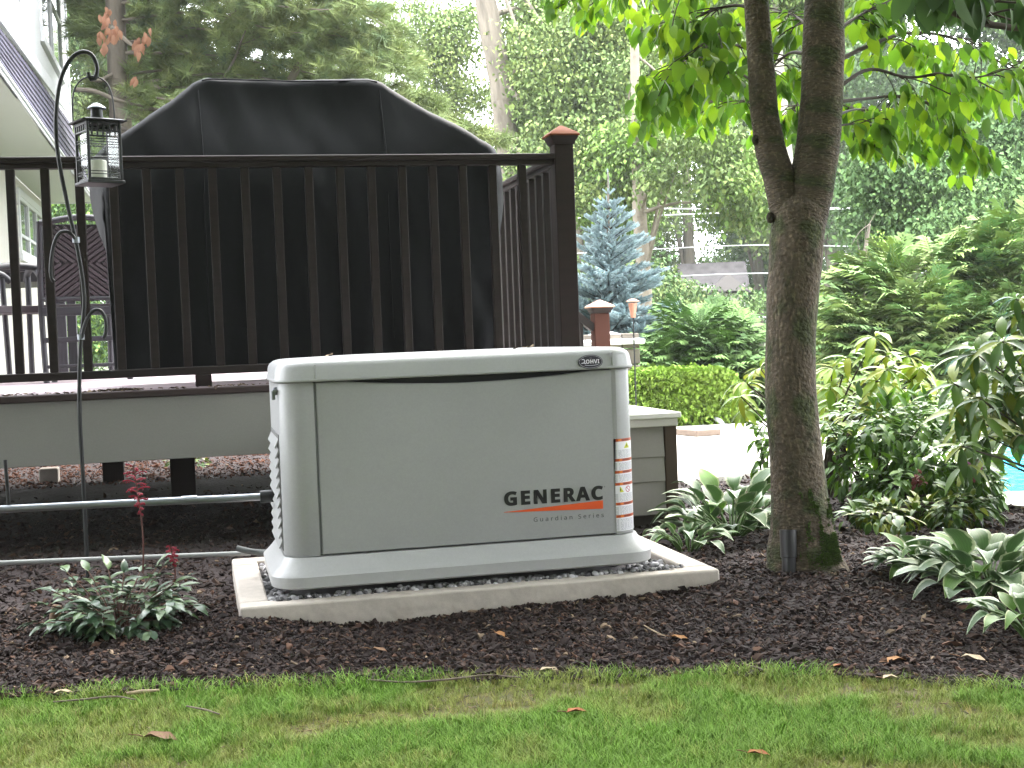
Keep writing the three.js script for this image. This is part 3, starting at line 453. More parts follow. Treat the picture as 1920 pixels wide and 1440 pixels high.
// conduits
{
  const z = -0.42, A = atz(505, 930, z), B = atz(-60, 958, z - 0.12), p = V(-0.6, A.y + 0.002, z);
  const c = thing('conduit_pipe', 'upper galvanised conduit pipe running from the generator under the deck', 'pipe', [0, 0, 0]);
  part('pipe', tube([p, A, A.clone().lerp(B, 0.5), B], 0.0125, 30, 14), M.steel, c);
  const f = new THREE.CylinderGeometry(0.021, 0.021, 0.05, 16); f.rotateZ(Math.PI / 2); f.translate(A.x - 0.005, A.y, A.z); part('coupling', f, M.iron, c);
  const f2 = new THREE.CylinderGeometry(0.0145, 0.0145, 0.05, 16); f2.rotateZ(Math.PI / 2); const q = A.clone().lerp(B, 0.27); f2.translate(q.x, q.y, q.z); part('coupling', f2, M.steel, c);
  const hq = atz(17, 955, z - 0.115); part('hanger', merge([tube([V(hq.x, hq.y, hq.z), V(hq.x - 0.004, hq.y + 0.16, hq.z)], 0.006, 4, 8)]), M.iron, c);
  const d = thing('conduit_pipe', 'lower grey conduit pipe lying low beside the concrete curb', 'pipe', [0, 0, 0]);
  const C = atz(470, 1037, -0.75), D = atz(-60, 1058, -0.85); part('pipe', tube([C, C.clone().lerp(D, 0.5), D], 0.0085, 20, 12), std({ c: [0.3, 0.31, 0.31], roughness: 0.5, map: T.grain }), d);
  const E = [atz(445, 1028, -0.72), atz(465, 1033, -0.70), atz(490, 1036, -0.68), atz(515, 1035, -0.64), V(-0.5, 0.02, -0.62)]; part('flexible_hose', tube(E, 0.011, 24, 12), std({ c: [0.06, 0.065, 0.065], roughness: 0.6 }), d);
}

// ---------------------------------------------------------------- covered grill
{
  const zf = -2.13, zb = -2.78, g = thing('covered_grill', 'large barbecue grill under a black fabric cover on the deck', 'grill', [0, 0, 0]);
  const top = [[-1.235, 1.50], [-1.222, 1.60], [-1.15, 1.655], [-1.0, 1.765], [-0.85, 1.875], [-0.755, 1.952], [-0.70, 1.973], [-0.3, 1.964], [0.04, 1.968], [0.10, 1.96], [0.2, 1.895], [0.36, 1.79], [0.50, 1.705], [0.62, 1.635], [0.66, 1.58], [0.675, 1.50]];
  const bot = [[-1.235, 1.44], [-1.20, 1.37], [-1.172, 1.25], [-1.155, 1.16], [-1.165, 0.62]];
  const yTop = (x) => { for (let i = 1; i < top.length; i++) if (x <= top[i][0]) return lerp(top[i - 1][1], top[i][1], (x - top[i - 1][0]) / (top[i][0] - top[i - 1][0])); return 1.5; };
  const yBot = (x) => { if (x < -1.155) return lerp(1.44, 1.15, Math.pow((x + 1.235) / 0.08, 0.7)); if (x > 0.60) return lerp(1.15, 1.40, (x - 0.60) / 0.075); return 0.628 + 0.006 * Math.sin(x * 23); };
  const nx = 110, pos = [], idx = [], prof = 44;
  const fold = (x, y) => 0.05 * (fbm(x * 4 + 3 + y * 1.5, y * 1.6, 3, 0, 8) - 0.5) + 0.016 * (fbm(x * 14 - y * 7, y * 3, 2, 0, 28) - 0.5) + 0.012 * Math.sin(x * 26 + 4 * fbm(x * 3, y * 2, 2, 0, 4)) * smooth(1.6, 0.7, y) + 0.03 * Math.exp(-((x + 0.72 + 0.1 * (1.9 - y)) ** 2) / 0.004) * smooth(1.9, 1.75, y) * 0.6;
  for (let i = 0; i <= nx; i++) {
    const u = i / nx, x = lerp(-1.235, 0.675, 0.5 - 0.5 * Math.cos(Math.PI * u) * (0.75 + 0.25 * Math.abs(Math.cos(Math.PI * u)))), end = Math.min(x + 1.235, 0.675 - x), rd = Math.min(0.045, 0.005 + end * 0.8), yt = yTop(x) + 0.018 * (fbm(x * 7, 2, 3, 0, 9) - 0.5), yb = Math.min(yBot(x), yt - 0.02);
    const pinch = 1 - 0.55 * Math.pow(clamp(1 - end / 0.10, 0, 1), 2), zc = (zf + zb) / 2, F = zc + (zf - zc) * pinch, B = zc + (zb - zc) * pinch;
    const slope = smooth(1.5, 1.93, yt) * 0.13;                      // the hood narrows towards its ridge
    for (let k = 0; k <= prof; k++) {
      const t = k / prof; let y, z;
      if (t < 0.5) { const s = t / 0.5; y = lerp(yb, yt - rd, s); z = F + fold(x, y) - slope * smooth(1.45, 1.95, y); }
      else if (t < 0.62) { const a = (t - 0.5) / 0.12 * Math.PI / 2; y = yt - rd + rd * Math.sin(a); z = F - slope * smooth(1.45, 1.95, y) - rd + rd * Math.cos(a) + fold(x, y) * Math.cos(a); }
      else if (t < 0.78) { const s = (t - 0.62) / 0.16; y = yt - 0.012 * Math.sin(Math.PI * s) * (x > -0.7 && x < 0.05 ? 1 : 0.6); z = lerp(F - slope - rd, B + slope * 0.5 + rd, s); }
      else { const s = (t - 0.78) / 0.22; y = lerp(yt - 0.004, yb, s); z = B + slope * 0.5 * smooth(1.45, 1.95, y) + rd * Math.pow(1 - s, 6) ; }
      pos.push(x, y, z);
    }
  }
  const n = prof + 1; for (let i = 0; i < nx; i++) for (let k = 0; k < prof; k++) { const a = i * n + k, b = a + n; idx.push(a, b, a + 1, b, b + 1, a + 1); }
  for (const i of [0, nx]) for (let k = 0; k < prof / 2; k++) { const a = i * n + k, b = i * n + k + 1, c = i * n + prof - k, d = c - 1; i ? idx.push(a, c, b, b, c, d) : idx.push(a, b, c, b, d, c); }
  const q = new THREE.BufferGeometry(); q.setAttribute('position', new THREE.Float32BufferAttribute(pos, 3)); q.setIndex(idx); q.computeVertexNormals();
  part('fabric_cover', boxUV(q, 3), M.cover, g);
  for (const [x, z] of [[-0.77, -2.3], [0.42, -2.3], [-0.77, -2.65], [0.42, -2.65]]) { const w = new THREE.CylinderGeometry(0.028, 0.028, 0.022, 16); w.rotateZ(Math.PI / 2); w.translate(x, DY + 0.028, z); part('caster', merge([w, bx(0.03, 0.07, 0.03, x, DY + 0.07, z)]), M.dark, g); }
  const seamAt = (x) => { const pts = []; for (const y of [0.75, 1.1, 1.4, 1.6, 1.75, yTop(x) - 0.05]) pts.push(V(x + 0.004 * Math.sin(y * 9), y, zf + fold(x, y) + 0.001 - smooth(1.5, 1.93, yTop(x)) * 0.13 * smooth(1.45, 1.95, y))); return tube(pts, 0.0035, 40, 5); };
  part('seam', seamAt(-0.735), M.cover, g); part('seam', seamAt(0.09), M.cover, g);
  const ridge = []; for (let k = 0; k <= 20; k++) { const x = lerp(-0.72, 0.08, k / 20); ridge.push(V(x, yTop(x) - 0.012, zf - 0.13 * 0.98 - 0.006)); } part('seam', tube(ridge, 0.004, 60, 5), M.cover, g);
}

// ---------------------------------------------------------------- shepherd's hook, lantern, candle
const HZ = -1.1;
{
  const h = thing('shepherd_hook', 'tall black iron shepherd hook with curled arms in front of the deck', 'garden hook', [0, 0, 0]);
  const P = (list, z = HZ) => list.map(([x, y], i) => atz(x, y, z));
  const low = atz(165, 1085, HZ); low.y = -0.13;
  part('pole', tube([low, ...P([[163, 1040], [156, 900], [149, 760], [151, 650], [158, 560], [146, 470], [128, 390], [112, 310], [105, 250], [107, 190], [117, 140], [135, 108], [154, 97], [170, 101], [180, 118], [182, 135], [176, 149], [168, 147], [166, 136]])], 0.0078, 160, 10), M.iron, h);
  part('side_hook', tube(P([[142, 450], [135, 440], [124, 434], [112, 437], [102, 455], [97, 480], [95, 505], [97, 522], [101, 528]], HZ + 0.01), 0.0066, 60, 10), M.iron, h);
  part('side_hook', tube(P([[153, 635], [158, 612], [166, 593], [178, 581], [188, 582], [196, 594], [199, 612], [197, 628], [194, 634]], HZ + 0.01), 0.0066, 60, 10), M.iron, h);
  for (const [x, y] of [[143, 450], [152, 632]]) { const c = atz(x, y, HZ); const g = new THREE.CylinderGeometry(0.013, 0.013, 0.02, 12); g.translate(c.x, c.y, c.z + 0.004); part('clamp', g, M.steel, h); }
}
{
  const b = atz(188, 347, HZ), s = 0.00206, turn = 0.42;
  const l = thing('hanging_lantern', 'black metal candle lantern hanging from the shepherd hook', 'lantern', [b.x, b.y, b.z], turn);
  const w = 0.128, h = 0.215;
  part('base_tray', merge([bx(w + 0.012, 0.012, w + 0.012, 0, 0.006, 0), bx(w - 0.01, 0.012, w - 0.01, 0, 0.016, 0)]), M.iron, l);
  for (const [x, z] of [[1, 1], [1, -1], [-1, 1], [-1, -1]]) part('corner_bar', bx(0.011, h, 0.011, x * (w / 2 - 0.005), h / 2 + 0.012, z * (w / 2 - 0.005)), M.iron, l);
  for (const y of [0.034, 0.044, 0.092, 0.104, 0.150, 0.160]) part('wire_band', merge([0, 1, 2, 3].map((k) => { const g = new THREE.CylinderGeometry(0.0016, 0.0016, w - 0.01, 5); g.rotateZ(Math.PI / 2); g.translate(0, y, w / 2 - 0.003); g.rotateY(k * Math.PI / 2); return g; })), M.iron, l);
  const bands = []; for (let k = 0; k < 4; k++) { for (let i = 0; i < 5; i++) { const g = bx(0.007, 0.022, 0.005, -0.042 + i * 0.021, h - 0.012, w / 2 - 0.004); g.rotateY(k * Math.PI / 2); bands.push(g); } const t = bx(w - 0.012, 0.012, 0.006, 0, h + 0.004, w / 2 - 0.004), u = bx(w - 0.012, 0.007, 0.006, 0, h - 0.026, w / 2 - 0.004); t.rotateY(k * Math.PI / 2); u.rotateY(k * Math.PI / 2); bands.push(t, u); }
  part('vent_band', merge(bands), M.iron, l);
  part('roof', loft([[roundRect(0.082, 0.082, 0.004, 2), h + 0.010], [roundRect(0.083, 0.083, 0.004, 2), h + 0.014], [roundRect(0.062, 0.062, 0.004, 2), h + 0.020], [roundRect(0.02, 0.02, 0.01, 2), h + 0.028]], true, true), M.iron, l);
  const ch = new THREE.CylinderGeometry(0.021, 0.023, 0.04, 20); ch.translate(0, h + 0.042, 0); part('chimney', ch, M.iron, l);
  const cc = new THREE.LatheGeometry([[0.001, 0.020], [0.012, 0.017], [0.028, 0.006], [0.034, 0], [0.033, -0.003], [0.001, -0.002]].map(([x, y]) => new THREE.Vector2(x, y)), 24); cc.translate(0, h + 0.064, 0); part('chimney_cap', cc, M.steel, l);
  for (let k = 0; k < 4; k++) { const g = new THREE.PlaneGeometry(w - 0.03, h - 0.04); g.translate(0, h / 2, w / 2 - 0.009); g.rotateY(k * Math.PI / 2); const gm = new THREE.MeshPhysicalMaterial({ transmission: 1, roughness: 0.08, thickness: 0, side: THREE.DoubleSide }); gm.color.setRGB(0.93, 0.95, 0.94); part('glass_pane', g, gm, l); }
  const inv = new THREE.Matrix4().makeRotationY(-turn); const bail = [[137, 228], [136, 195], [139, 170], [150, 152], [166, 144], [184, 145], [200, 156], [209, 176], [213, 200], [215, 228]].map(([x, y]) => atz(x, y, HZ).sub(b).applyMatrix4(inv));
  part('bail_handle', tube(bail, 0.0031, 50, 7), M.iron, l);
  const cd = new THREE.LatheGeometry([[0.001, 0], [0.031, 0], [0.0325, 0.003], [0.0325, 0.062], [0.031, 0.066], [0.024, 0.067], [0.001, 0.060]].map(([x, y]) => new THREE.Vector2(x, y)), 28);
  const cm = new THREE.MeshPhysicalMaterial({ roughness: 0.5, color: rgb(0.74, 0.72, 0.66) });
  const c = thing('candle', 'white pillar candle standing inside the hanging lantern', 'candle', [b.x - 0.006, b.y + 0.0225, b.z + 0.004]); part('wax', cd, cm, c); part('wick', tube([V(0, 0.06, 0), V(0.002, 0.075, 0)], 0.0012, 4, 5), M.dark, c);
}
// spotlight at the tree
{
  const p = aty(1475, 1090, -0.095), l = thing('garden_spotlight', 'black cylindrical garden spotlight on a stake at the foot of the trunk', 'spotlight', [p.x, -0.1, p.z + 0.02]);
  const tilt = (g) => { g.rotateZ(-0.06); g.rotateX(-0.12); return g; }, blk = std({ c: [0.028, 0.027, 0.031], roughness: 0.38 });
  part('hood', tilt(new THREE.LatheGeometry([[0.024, 0], [0.0265, 0.003], [0.0275, 0.09], [0.026, 0.091], [0.024, 0.06], [0.001, 0.05]].map(([x, y]) => new THREE.Vector2(x, y)), 28).translate(0, 0.085, 0)), blk, l);
  part('body', tilt(new THREE.LatheGeometry([[0.001, 0], [0.014, 0.001], [0.0195, 0.012], [0.0225, 0.02], [0.0228, 0.062], [0.021, 0.066], [0.001, 0.066]].map(([x, y]) => new THREE.Vector2(x, y)), 28).translate(0, 0.022, 0)), blk, l);
  part('stake', merge([bx(0.022, 0.034, 0.02, 0.001, 0.012, 0), bx(0.03, 0.008, 0.03, 0, 0.001, 0), bx(0.008, 0.1, 0.008, 0, -0.05, 0)]), blk, l);
}

// ---------------------------------------------------------------- house at the left
{
  const H = thing('neighbour_house', 'white sided house with a grey shingled skirt roof and deep white eaves', 'house', [0, 0, 0]);
  H.name = 'house';
  const ZE = -16.58, Z0 = -6.4, XW = -2.849, XF = -2.188, XU = -2.449, YS = 2.90;
  const len = Z0 - ZE, zc = (Z0 + ZE) / 2;
  // walls behind the boards
  part('wall', boxUV(bx(0.16, YS + 0.4, len, XW - 0.1, (YS - 0.4) / 2, zc)), M.cream, H); part('wall', boxUV(bx(2.2, 6.4, 0.16, XW - 1.1 - 0.02, 2.9, ZE + 0.1)), M.cream, H);
  part('wall', boxUV(bx(0.16, 2.4, len, XU - 0.1, 5.05, zc)), M.white, H); part('wall', boxUV(bx(2.4, 6.4, 0.16, XU - 1.3, 2.9, Z0 - 0.09)), M.cream, H);
  // lower siding, with a triple window let in
  const wz0 = -16.05, wz1 = -13.35, wy0 = 1.95, wy1 = 2.66, ex = 0.128;
  const sid = (y, za, zb, mat, X, e) => { const g = bx(0.016, e + 0.002, Math.abs(za - zb) - 0.002); g.rotateZ(-0.13); part('siding_board', boxUV(g.translate(X + 0.006, y + e / 2, (za + zb) / 2)), mat, H); };
  for (let y = 0.1; y < YS - ex; y += ex) { if (y + ex > wy0 - 0.05 && y < wy1 + 0.05) { sid(y, ZE + 0.1, wz0 - 0.06, M.cream, XW, ex); sid(y, wz1 + 0.06, Z0, M.cream, XW, ex); } else sid(y, ZE + 0.1, Z0, M.cream, XW, ex); }
  part('corner_trim', boxUV(bx(0.05, YS, 0.1, XW + 0.012, YS / 2, ZE + 0.05)), M.white, H);
  const win = (X, za, zb, ya, yb, n, bars) => {
    const w = part('window', boxUV(merge([bx(0.07, 0.09, zb - za + 0.16, X + 0.02, ya - 0.045, (za + zb) / 2), bx(0.05, 0.09, zb - za + 0.16, X + 0.015, yb + 0.045, (za + zb) / 2), bx(0.05, yb - ya, 0.08, X + 0.015, (ya + yb) / 2, za - 0.04), bx(0.05, yb - ya, 0.08, X + 0.015, (ya + yb) / 2, zb + 0.04)])), M.white, H);
    for (let k = 0; k < n; k++) {
      const a = lerp(za, zb, k / n), b = lerp(za, zb, (k + 1) / n), c = (a + b) / 2, wd = b - a;
      part('pane', boxUV(bx(0.008, yb - ya - 0.02, wd - 0.04, X + 0.004, (ya + yb) / 2, c)), M.glass, w);
      const bits = [bx(0.034, yb - ya, 0.05, X + 0.018, (ya + yb) / 2, a + 0.025), bx(0.034, yb - ya, 0.05, X + 0.018, (ya + yb) / 2, b - 0.025), bx(0.034, 0.05, wd - 0.1, X + 0.018, ya + 0.026, c), bx(0.034, 0.05, wd - 0.1, X + 0.018, yb - 0.026, c)];
      for (const f of bars) bits.push(bx(0.03, 0.04, wd - 0.1, X + 0.017, lerp(ya, yb, f), c));
      part('sash', boxUV(merge(bits)), M.white, w);
    }
  };
  win(XW, wz0, wz1, wy0, wy1, 3, [0.33]);
  // deep eave: soffit, fascia, gutter lip
  part('soffit', boxUV(bx(XF - XW + 0.02, 0.02, len, (XF + XW) / 2, YS + 0.01, zc)), M.soffit, H);
  part('fascia_board', boxUV(bx(0.02, 0.05, len + 0.02, XF, YS + 0.025, zc)), M.white, H);
  part('gutter', boxUV(bx(0.04, 0.03, len + 0.03, XF + 0.008, YS + 0.0655, zc, 0.008)), M.white, H);
  part('end_board', boxUV(bx(XF - XW, 0.3, 0.03, (XF + XW) / 2, YS + 0.13, ZE - 0.01)), M.white, H);
  // shingle courses on the steep skirt
  const top = (z) => lerp(3.78, 4.10, clamp((z + 9.4) / (ZE + 9.4), -0.3, 1)), yb = YS + 0.085, r = rng(7), nC = 7;
  const deckG = grid(20, 1, (u, v) => { const z = lerp(Z0, ZE, u); return { x: lerp(XF + 0.0, XU - 0.02, v), y: lerp(yb, top(z), v), z }; }); part('roof_deck', deckG, M.shingle[2], H);
  for (let c = 0; c < nC; c++) for (let k = 0; k < 32; k++) {
    const za = lerp(Z0, ZE, (k + (c % 2) * 0.5) / 32.5), zb2 = lerp(Z0, ZE, (k + 1 + (c % 2) * 0.5) / 32.5), z = (za + zb2) / 2, T0 = top(z), f0 = c / nC, f1 = (c + 1.12) / nC;
    const A = V(lerp(XF, XU - 0.02, f0) + 0.024, lerp(yb, T0, f0), z), B = V(lerp(XF, XU - 0.02, f1) + 0.008, lerp(yb, T0, f1), z), d = B.clone().sub(A);
    const g = new THREE.BoxGeometry(0.012, d.length(), Math.abs(za - zb2) - 0.012); g.rotateZ(-Math.atan2(d.x, d.y)); g.translate((A.x + B.x) / 2, (A.y + B.y) / 2, z + (r() - 0.5) * 0.004); part('shingle', boxUV(g), M.shingle[Math.floor(r() * 3)], H);
  }
  // upper wall: base trim, boards, sash windows, eave
  const zE2 = ZE;
  { const L2 = zE2 - Z0, g = bx(0.04, 0.16, Math.abs(L2)); const p = g.attributes.position; for (let i = 0; i < p.count; i++) { const z = p.getZ(i) + zc; p.setXYZ(i, p.getX(i) + XU + 0.01, p.getY(i) + top(z) + 0.09, z); } g.computeVertexNormals(); part('base_trim', boxUV(g), M.white, H); }
  const uw = [[-10.9, -9.6, 4.55, 6.0], [-15.6, -13.0, 4.52, 6.0]];
  for (let y = 3.95; y < 6.1; y += 0.14) { let z = zE2 + 0.12; for (const [a, b, c, d] of [uw[1], uw[0]]) if (y + 0.14 > c - 0.1 && y < d + 0.1) { sid(y, z, a - 0.09, M.white, XU, 0.14); z = b + 0.09; } sid(y, z, Z0, M.white, XU, 0.14); }
  win(XU, uw[0][0], uw[0][1], uw[0][2], uw[0][3], 1, [0.5]); win(XU, uw[1][0], uw[1][1], uw[1][2], uw[1][3], 2, [0.5]);
  part('corner_trim', boxUV(bx(0.05, 2.4, 0.12, XU + 0.012, 5.15, zE2 + 0.05)), M.white, H);
  part('upper_eave', boxUV(merge([bx(0.5, 0.03, len + 0.6, XU + 0.2, 6.12, zc - 0.25), bx(0.03, 0.22, len + 0.6, XU + 0.46, 6.22, zc - 0.25)])), M.white, H);
  part('upper_roof', boxUV(bx(3, 0.05, len + 0.6, XU - 1.0, 6.36, zc - 0.25)), M.shingle[0], H);
}
// ---------------------------------------------------------------- patio furniture on the deck
{
  const grey = std({ c: [0.026, 0.024, 0.03], roughness: 0.5, map: T.dust }), slat = [std({ c: [0.034, 0.023, 0.028], roughness: 0.6 }), std({ c: [0.048, 0.035, 0.042], roughness: 0.6 })];
  function chair(label, pos, turn) {
    const c = thing('patio_chair', label, 'chair', pos, turn, 'dark patio dining chairs'); const w = 0.46, ht = 0.90, sy = 0.42;
    // back faces +z (towards the rail)
    part('back_frame', merge([tube([V(-w / 2, 0.0, 0.28), V(-w / 2, sy, 0.22), V(-w / 2, ht, 0.30)], 0.017, 20, 8), tube([V(w / 2, 0.0, 0.28), V(w / 2, sy, 0.22), V(w / 2, ht, 0.30)], 0.017, 20, 8), tube([V(-w / 2, ht - 0.01, 0.30), V(0, ht + 0.025, 0.31), V(w / 2, ht - 0.01, 0.30)], 0.018, 16, 8), tube([V(-w / 2, 0.47, 0.225), V(w / 2, 0.47, 0.225)], 0.014, 4, 8), bx(w, 0.05, 0.02, 0, 0.40, 0.23), bx(w, 0.03, 0.02, 0, 0.24, 0.25), bx(w, 0.02, 0.02, 0, 0.09, 0.27)]), grey, c);
    part('leg', tube([V(-w / 2, 0, -0.26), V(-w / 2, 0.62, -0.24)], 0.017, 4, 8), grey, c); part('leg', tube([V(w / 2, 0, -0.26), V(w / 2, 0.62, -0.24)], 0.017, 4, 8), grey, c);
    for (const s of [-1, 1]) part('armrest', tube([V(s * w / 2, 0.60, 0.25), V(s * w / 2, 0.66, 0.0), V(s * w / 2, 0.64, -0.24), V(s * w / 2, 0.60, -0.29)], 0.02, 20, 8), grey, c);
    part('seat', bx(w, 0.04, 0.5, 0, sy, -0.02), slat[0], c);
    // woven chevron back: slanting strips in four quarters
    for (let q = 0; q < 2; q++) for (const s of [-1, 1]) for (let k = -5; k < 12; k++) {
      const y0 = 0.485 + q * 0.2, y1 = y0 + 0.195, sl = (q ? 0.75 : -0.75) * s, xa = s < 0 ? -0.212 : 0.004, xb = xa + 0.208, yk = y0 + k * 0.031 - (sl < 0 ? 0 : 0.0);
      let pa = [xa, yk], pb = [xb, yk + sl * 0.208]; const clip = (p, o) => { if (p[1] < y0) { p = [p[0] + (y0 - p[1]) / sl, y0]; } if (p[1] > y1) { p = [p[0] + (y1 - p[1]) / sl, y1]; } return p; }; pa = clip(pa); pb = clip(pb);
      if (pb[0] - pa[0] < 0.025 || pa[0] < xa - 1e-6 || pb[0] > xb + 1e-6) continue;
      const L = Math.hypot(pb[0] - pa[0], pb[1] - pa[1]), my = (pa[1] + pb[1]) / 2, g = bx(L, 0.017, 0.006, 0, 0, 0, 0.002); g.rotateZ(Math.atan2(pb[1] - pa[1], pb[0] - pa[0])); g.translate((pa[0] + pb[0]) / 2, my, 0); g.rotateX(0.16); g.translate(0, 0.0, 0.245 - 0.685 * 0.16 + 0.012); part('strip', g, slat[(k + 5) % 2], c);
    }
    part('back_panel', merge([bx(w - 0.03, 0.41, 0.004, 0, 0, 0)]).rotateX(0.16).translate(0, 0.685, 0.245), std({ c: [0.02, 0.014, 0.018], roughness: 0.8 }), c);
  }
  const a = at(150, 700, 7.9), b = at(18, 720, 7.7), t = at(20, 700, 8.9);
  chair('dark woven chevron back patio chair seen between the balusters beside the grill', [a.x, DY, a.z], 0.25);
  chair('dark patio chair at the left edge behind the balusters', [b.x - 0.1, DY, b.z], -0.9);
  const tb = thing('patio_table', 'dark patio table behind the railing at the left edge', 'table', [t.x - 0.35, DY, t.z]);
  part('table_top', merge([bx(1.7, 0.035, 0.95, 0, 0.70, 0, 0.012), bx(1.6, 0.07, 0.85, 0, 0.655, 0)]), grey, tb);
  for (const [x, z] of [[1, 1], [1, -1], [-1, 1], [-1, -1]]) part('leg', bx(0.06, 0.64, 0.06, x * 0.72, 0.32, z * 0.38), grey, tb);
}
// litter on the deck and lid
{
  const r = rng(63), g = leafGeo(0.045, 0.022, { fold: 0.35, droop: 0.3, n: 4 }), m = std({ c: [1, 1, 1], roughness: 0.9, side: THREE.DoubleSide }), L = [], C = [];
  const put = (x, y, z, s) => { const a = r() * 6.28; L.push(pose(V(x, y + 0.004, z), V(Math.cos(a), (r() - 0.5) * 0.4, Math.sin(a)), V(r() - 0.5, 1.2, r() - 0.5), s)); const q = r(), c = q < 0.5 ? [0.07, 0.045, 0.03] : q < 0.8 ? [0.14, 0.10, 0.05] : [0.30, 0.22, 0.14]; C.push(rgb(...c)); };
  for (let i = 0; i < 150; i++) put(lerp(-1.75, 0.2, r()), DY, DZ - 0.01 - 0.14 * r(), 0.4 + 0.5 * r());
  for (let i = 0; i < 170; i++) { const u = r() + r() - 1; put(-1.12 + 0.11 * u, DY + 0.008 * r() * (1 - Math.abs(u)), DZ - 0.075 + 0.03 * (r() - 0.5), 0.35 + 0.35 * r()); }
  for (let i = 0; i < 7; i++) put(lerp(-0.45, 0.42, r()), 0.701, -0.12 - 0.3 * r(), 0.6 + 0.6 * r());
  tag(many('dead_leaves', g, m, L, null, C), 'small brown dead leaf litter on the deck edge and the generator lid', 'leaf litter', null, 'stuff');
}

